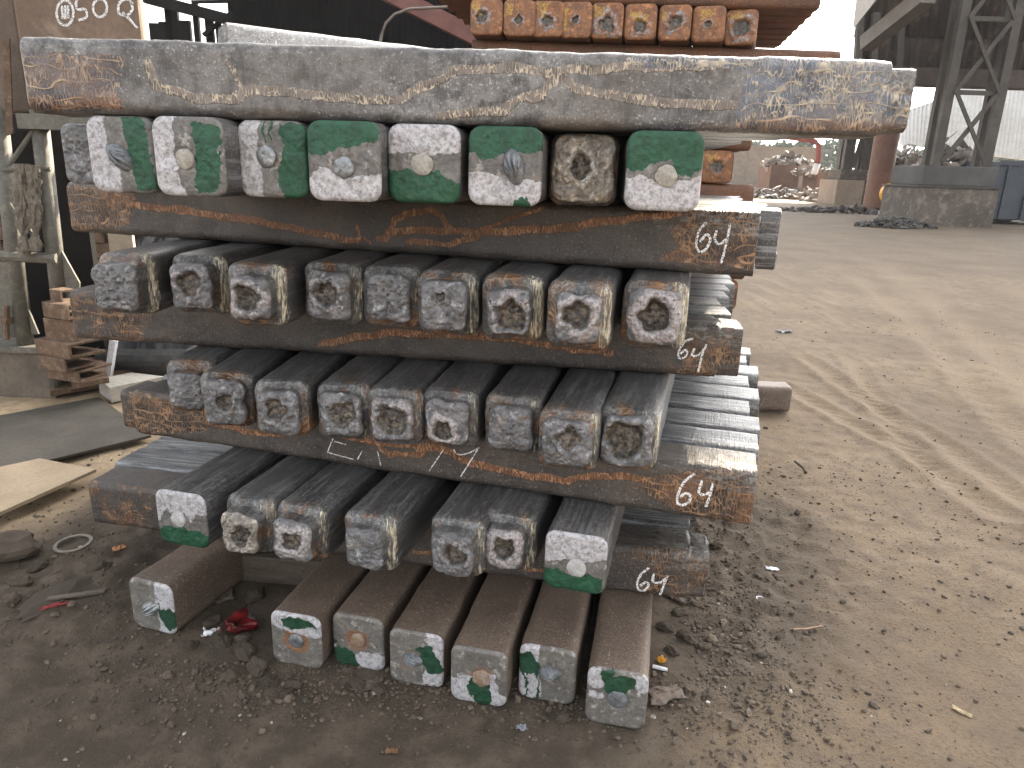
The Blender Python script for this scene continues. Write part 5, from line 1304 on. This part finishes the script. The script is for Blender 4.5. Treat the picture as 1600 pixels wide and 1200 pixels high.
# long wall behind the bins
yw_ = 72.
wall = empty('boundary_wall', (20, yw_, 0), label='long grey block wall behind the scrap bins', cat='wall')
za = D(1150, 228, yw_)[2]
for k in range(9):
    x0 = D(1060, 250, yw_)[0] - 20 + k * 2.2
    if x0 > D(1262, 250, yw_)[0] - 20: break
    MB().box((x0, 0, 0), (x0 + 2.18, .4, za + .1 * (k % 2))).build('wall_panel', simple('grey_wall', (.25, .225, .2), (.3, .27, .24), .4, .9, 0, .004, 3) if k == 0 else bpy.data.materials['grey_wall'], wall)
m_pipe = simple('red_pipe', (.22, .04, .034), (.18, .034, .03), 1, .5)
yp = 58
MB().tube([D(1218, 212, yp), D(1262, 218, yp), D(1274, 220, yp), D(1279, 227, yp), D(1279, 245, yp), D(1276, 258, yp)], .22, 10).build('red_pipe', m_pipe, smooth=True, label='bent red pipe above the far scrap bins', cat='pipe')
MB().tube([D(1277, 256, yp), D(1272, 272, yp)], .25, 10).build('white_pipe', m_white, smooth=True, label='short white pipe under the red pipe', cat='pipe')
# white roofed shed far off
YF = 75.
m_wsheet = simple('white_sheet', (.62, .62, .6), (.54, .54, .52), .3, .6, 0, .002, 2)
far = empty('white_shed', D(1500, 240, YF), label='far shed with pale ribbed roof behind the lattice column', cat='shed')
w0 = np.array(far.location)
def ribbed(poly4, n, name):              # quad split into ribs: p0-p1 along the top, p3-p2 along the bottom
    p = [np.asarray(q) - w0 for q in poly4]
    V, F = [], []
    for k in range(n + 1):
        t = k / n; up_ = p[0] + (p[1] - p[0]) * t; lo_ = p[3] + (p[2] - p[3]) * t
        off = np.array([0, -.25 if k % 2 else 0, 0]); V += [up_ + off, lo_ + off]
    F = [(2 * k, 2 * k + 1, 2 * k + 3, 2 * k + 2) for k in range(n)]
    me = mesh_np(name, np.array(V), F, None, None, m_wsheet, flat=True)
    o = new_obj(name, me, parent=far); md = o.modifiers.new('t', 'SOLIDIFY'); md.thickness = .06
ribbed([D(1400, 168, YF + 6), D(1475, 140, YF + 6), D(1475, 152, YF), D(1402, 178, YF)], 20, 'upper_roof')
ribbed([D(1402, 178, YF), D(1475, 152, YF), D(1462, 232, YF - 5), D(1405, 226, YF - 5)], 22, 'side_roof')
ribbed([D(1475, 130, YF + 3), D(1660, 120, YF + 3), D(1640, 255, YF - 5), D(1462, 232, YF - 5)], 56, 'main_roof')
tower(1407, 1421, 272, None, 55, 1.5, 'lattice_column', 'small far lattice column behind the scrap heap', w_=.18, pitch=1.5, top_z=D(1410, 226, 55)[2], mat=simple('bluish_steel', (.2, .24, .26), (.25, .28, .3), 1, .6))
# hook block
hb = D(1386, 240, 45)
hk = empty('hook_block', hb, label='yellow crane hook block hanging beside the round column', cat='hook block')
V = MB().tube([(0, 0, -.45), (0, 0, .45)], .42, 16); V.build('block', m_yellow, hk)
MB().bar((0, 0, .5), (0, 0, 9), .06, .06).build('cable', m_steel, hk)
yw0 = D(1391, 302, 34)
wl = empty('cable_drum', yw0, label='yellow drum lying in front of the pale scrap heap', cat='drum')
MB().tube([(0, -.12, 0), (0, .12, 0)], .45, 20).build('drum_flange', m_yellow, wl)
MB().tube([(0, -.2, 0), (0, -.121, 0)], .12, 12).build('hub', m_steel, wl)
# dark container and a drawbar implement at the right edge
yk = 27.
a, b = D(1545, 338, yk), D(1680, 255, yk)
skip = empty('dark_skip', (a[0], yk, 0), label='dark blue steel skip at the right edge behind the lattice column', cat='skip')
m_skip = simple('dark_blue_steel', (.045, .052, .065), (.065, .072, .085), 1, .5, .2, .002, 10)
MB().box((0, 0, .15), (b[0] - a[0], 2.4, b[2])).build('body', m_skip, skip, bevel=.04)
MB().box((0, -.08, b[2] - .15), (b[0] - a[0], -.005, b[2] + .02)).build('rim', m_skip, skip)
for k in range(4): MB().box((.3 + k * .8, -.07, .2), (.4 + k * .8, -.004, b[2] - .16)).build('rib', m_skip, skip)
yd = 21.
dr = empty('drawbar_machine', G(1570, 345), label='dark drawbar machine leaning at the right edge in front of the skip', cat='machine')
d0 = np.array(dr.location); yd = d0[1]
for pa_, pb2, w_ in (((1512, 305), (1560, 330), .12), ((1545, 300), (1558, 335), .12), ((1560, 325), (1650, 270), .35), ((1558, 338), (1650, 300), .2), ((1560, 335), (1640, 345), .25)):
    MB().bar(D(*pa_, yd) - d0, D(*pb2, yd) - d0, w_, w_).build('arm', m_steel, dr)
MB().tube([D(1566, 335, yd) - d0 + np.array([0, -.25, 0]), D(1566, 335, yd) - d0 + np.array([0, .25, 0])], .33, 16).build('hub', m_steel, dr)
# a coil of hose at the pedestal top and a stone heap behind are too far to tell apart
# ------------------------------------------------------------------ far trees
tm = Mat('far_foliage')
tt = tm.attr('tone')
tcol = tm.mix(tt, (.04, .06, .032), (.09, .11, .06))
fol = tm.out(tcol, .8)
def treeline(x0, x1, y, h_, n, seed):
    r = np.random.RandomState(seed)
    ncl = int((x1 - x0) / 3.2)
    V, T = [], []
    cx = r.uniform(x0, x1, ncl); cy = y + r.uniform(0, 12, ncl); ch = h_ * r.uniform(.55, 1.05, ncl); cw = r.uniform(2., 4.5, ncl)
    k = r.randint(0, ncl, n)
    u_ = r.normal(0, 1, (n, 3)); u_ /= np.linalg.norm(u_, axis=1)[:, None]; u_ *= r.uniform(.5, 1, (n, 1)) ** .5
    ctr = np.stack([cx[k] + u_[:, 0] * cw[k], cy[k] + u_[:, 1] * cw[k], ch[k] * .55 + u_[:, 2] * ch[k] * .5], 1)
    ctr[:, 2] = np.maximum(ctr[:, 2], .2)
    a = r.normal(0, 1, (n, 3)); a /= np.linalg.norm(a, axis=1)[:, None]; b = np.cross(a, r.normal(0, 1, (n, 3))); b /= np.linalg.norm(b, axis=1)[:, None]
    s_ = r.uniform(.25, .6, (n, 1))
    V = np.stack([ctr - a * s_ - b * s_ * .6, ctr + a * s_ - b * s_ * .6, ctr + a * s_ + b * s_ * .6, ctr - a * s_ + b * s_ * .6], 1).reshape(-1, 3)
    return mesh_np('treeline', V, np.arange(4 * n).reshape(-1, 4), None, {'tone': np.repeat(r.uniform(0, 1, n), 4)}, fol, flat=True)
new_obj('treeline', treeline(25, 130, 118, 9.5, 26000, 9), label='hazy line of trees beyond the far yard', cat='treeline', kind='stuff')
# haze
hz = Mat('haze_air')
hz.nt.nodes.remove(hz.b)
vol = hz.n('ShaderNodeVolumePrincipled'); vol.inputs['Color'].default_value = (.93, .96, 1., 1); vol.inputs['Density'].default_value = .0006
hz.L(vol.outputs[0], [n for n in hz.nt.nodes if n.type == 'OUTPUT_MATERIAL'][0].inputs['Volume'])
MB().box((-255, -25, -1.2), (305, 425, 20.)).build('haze', hz.m, kind='stuff')
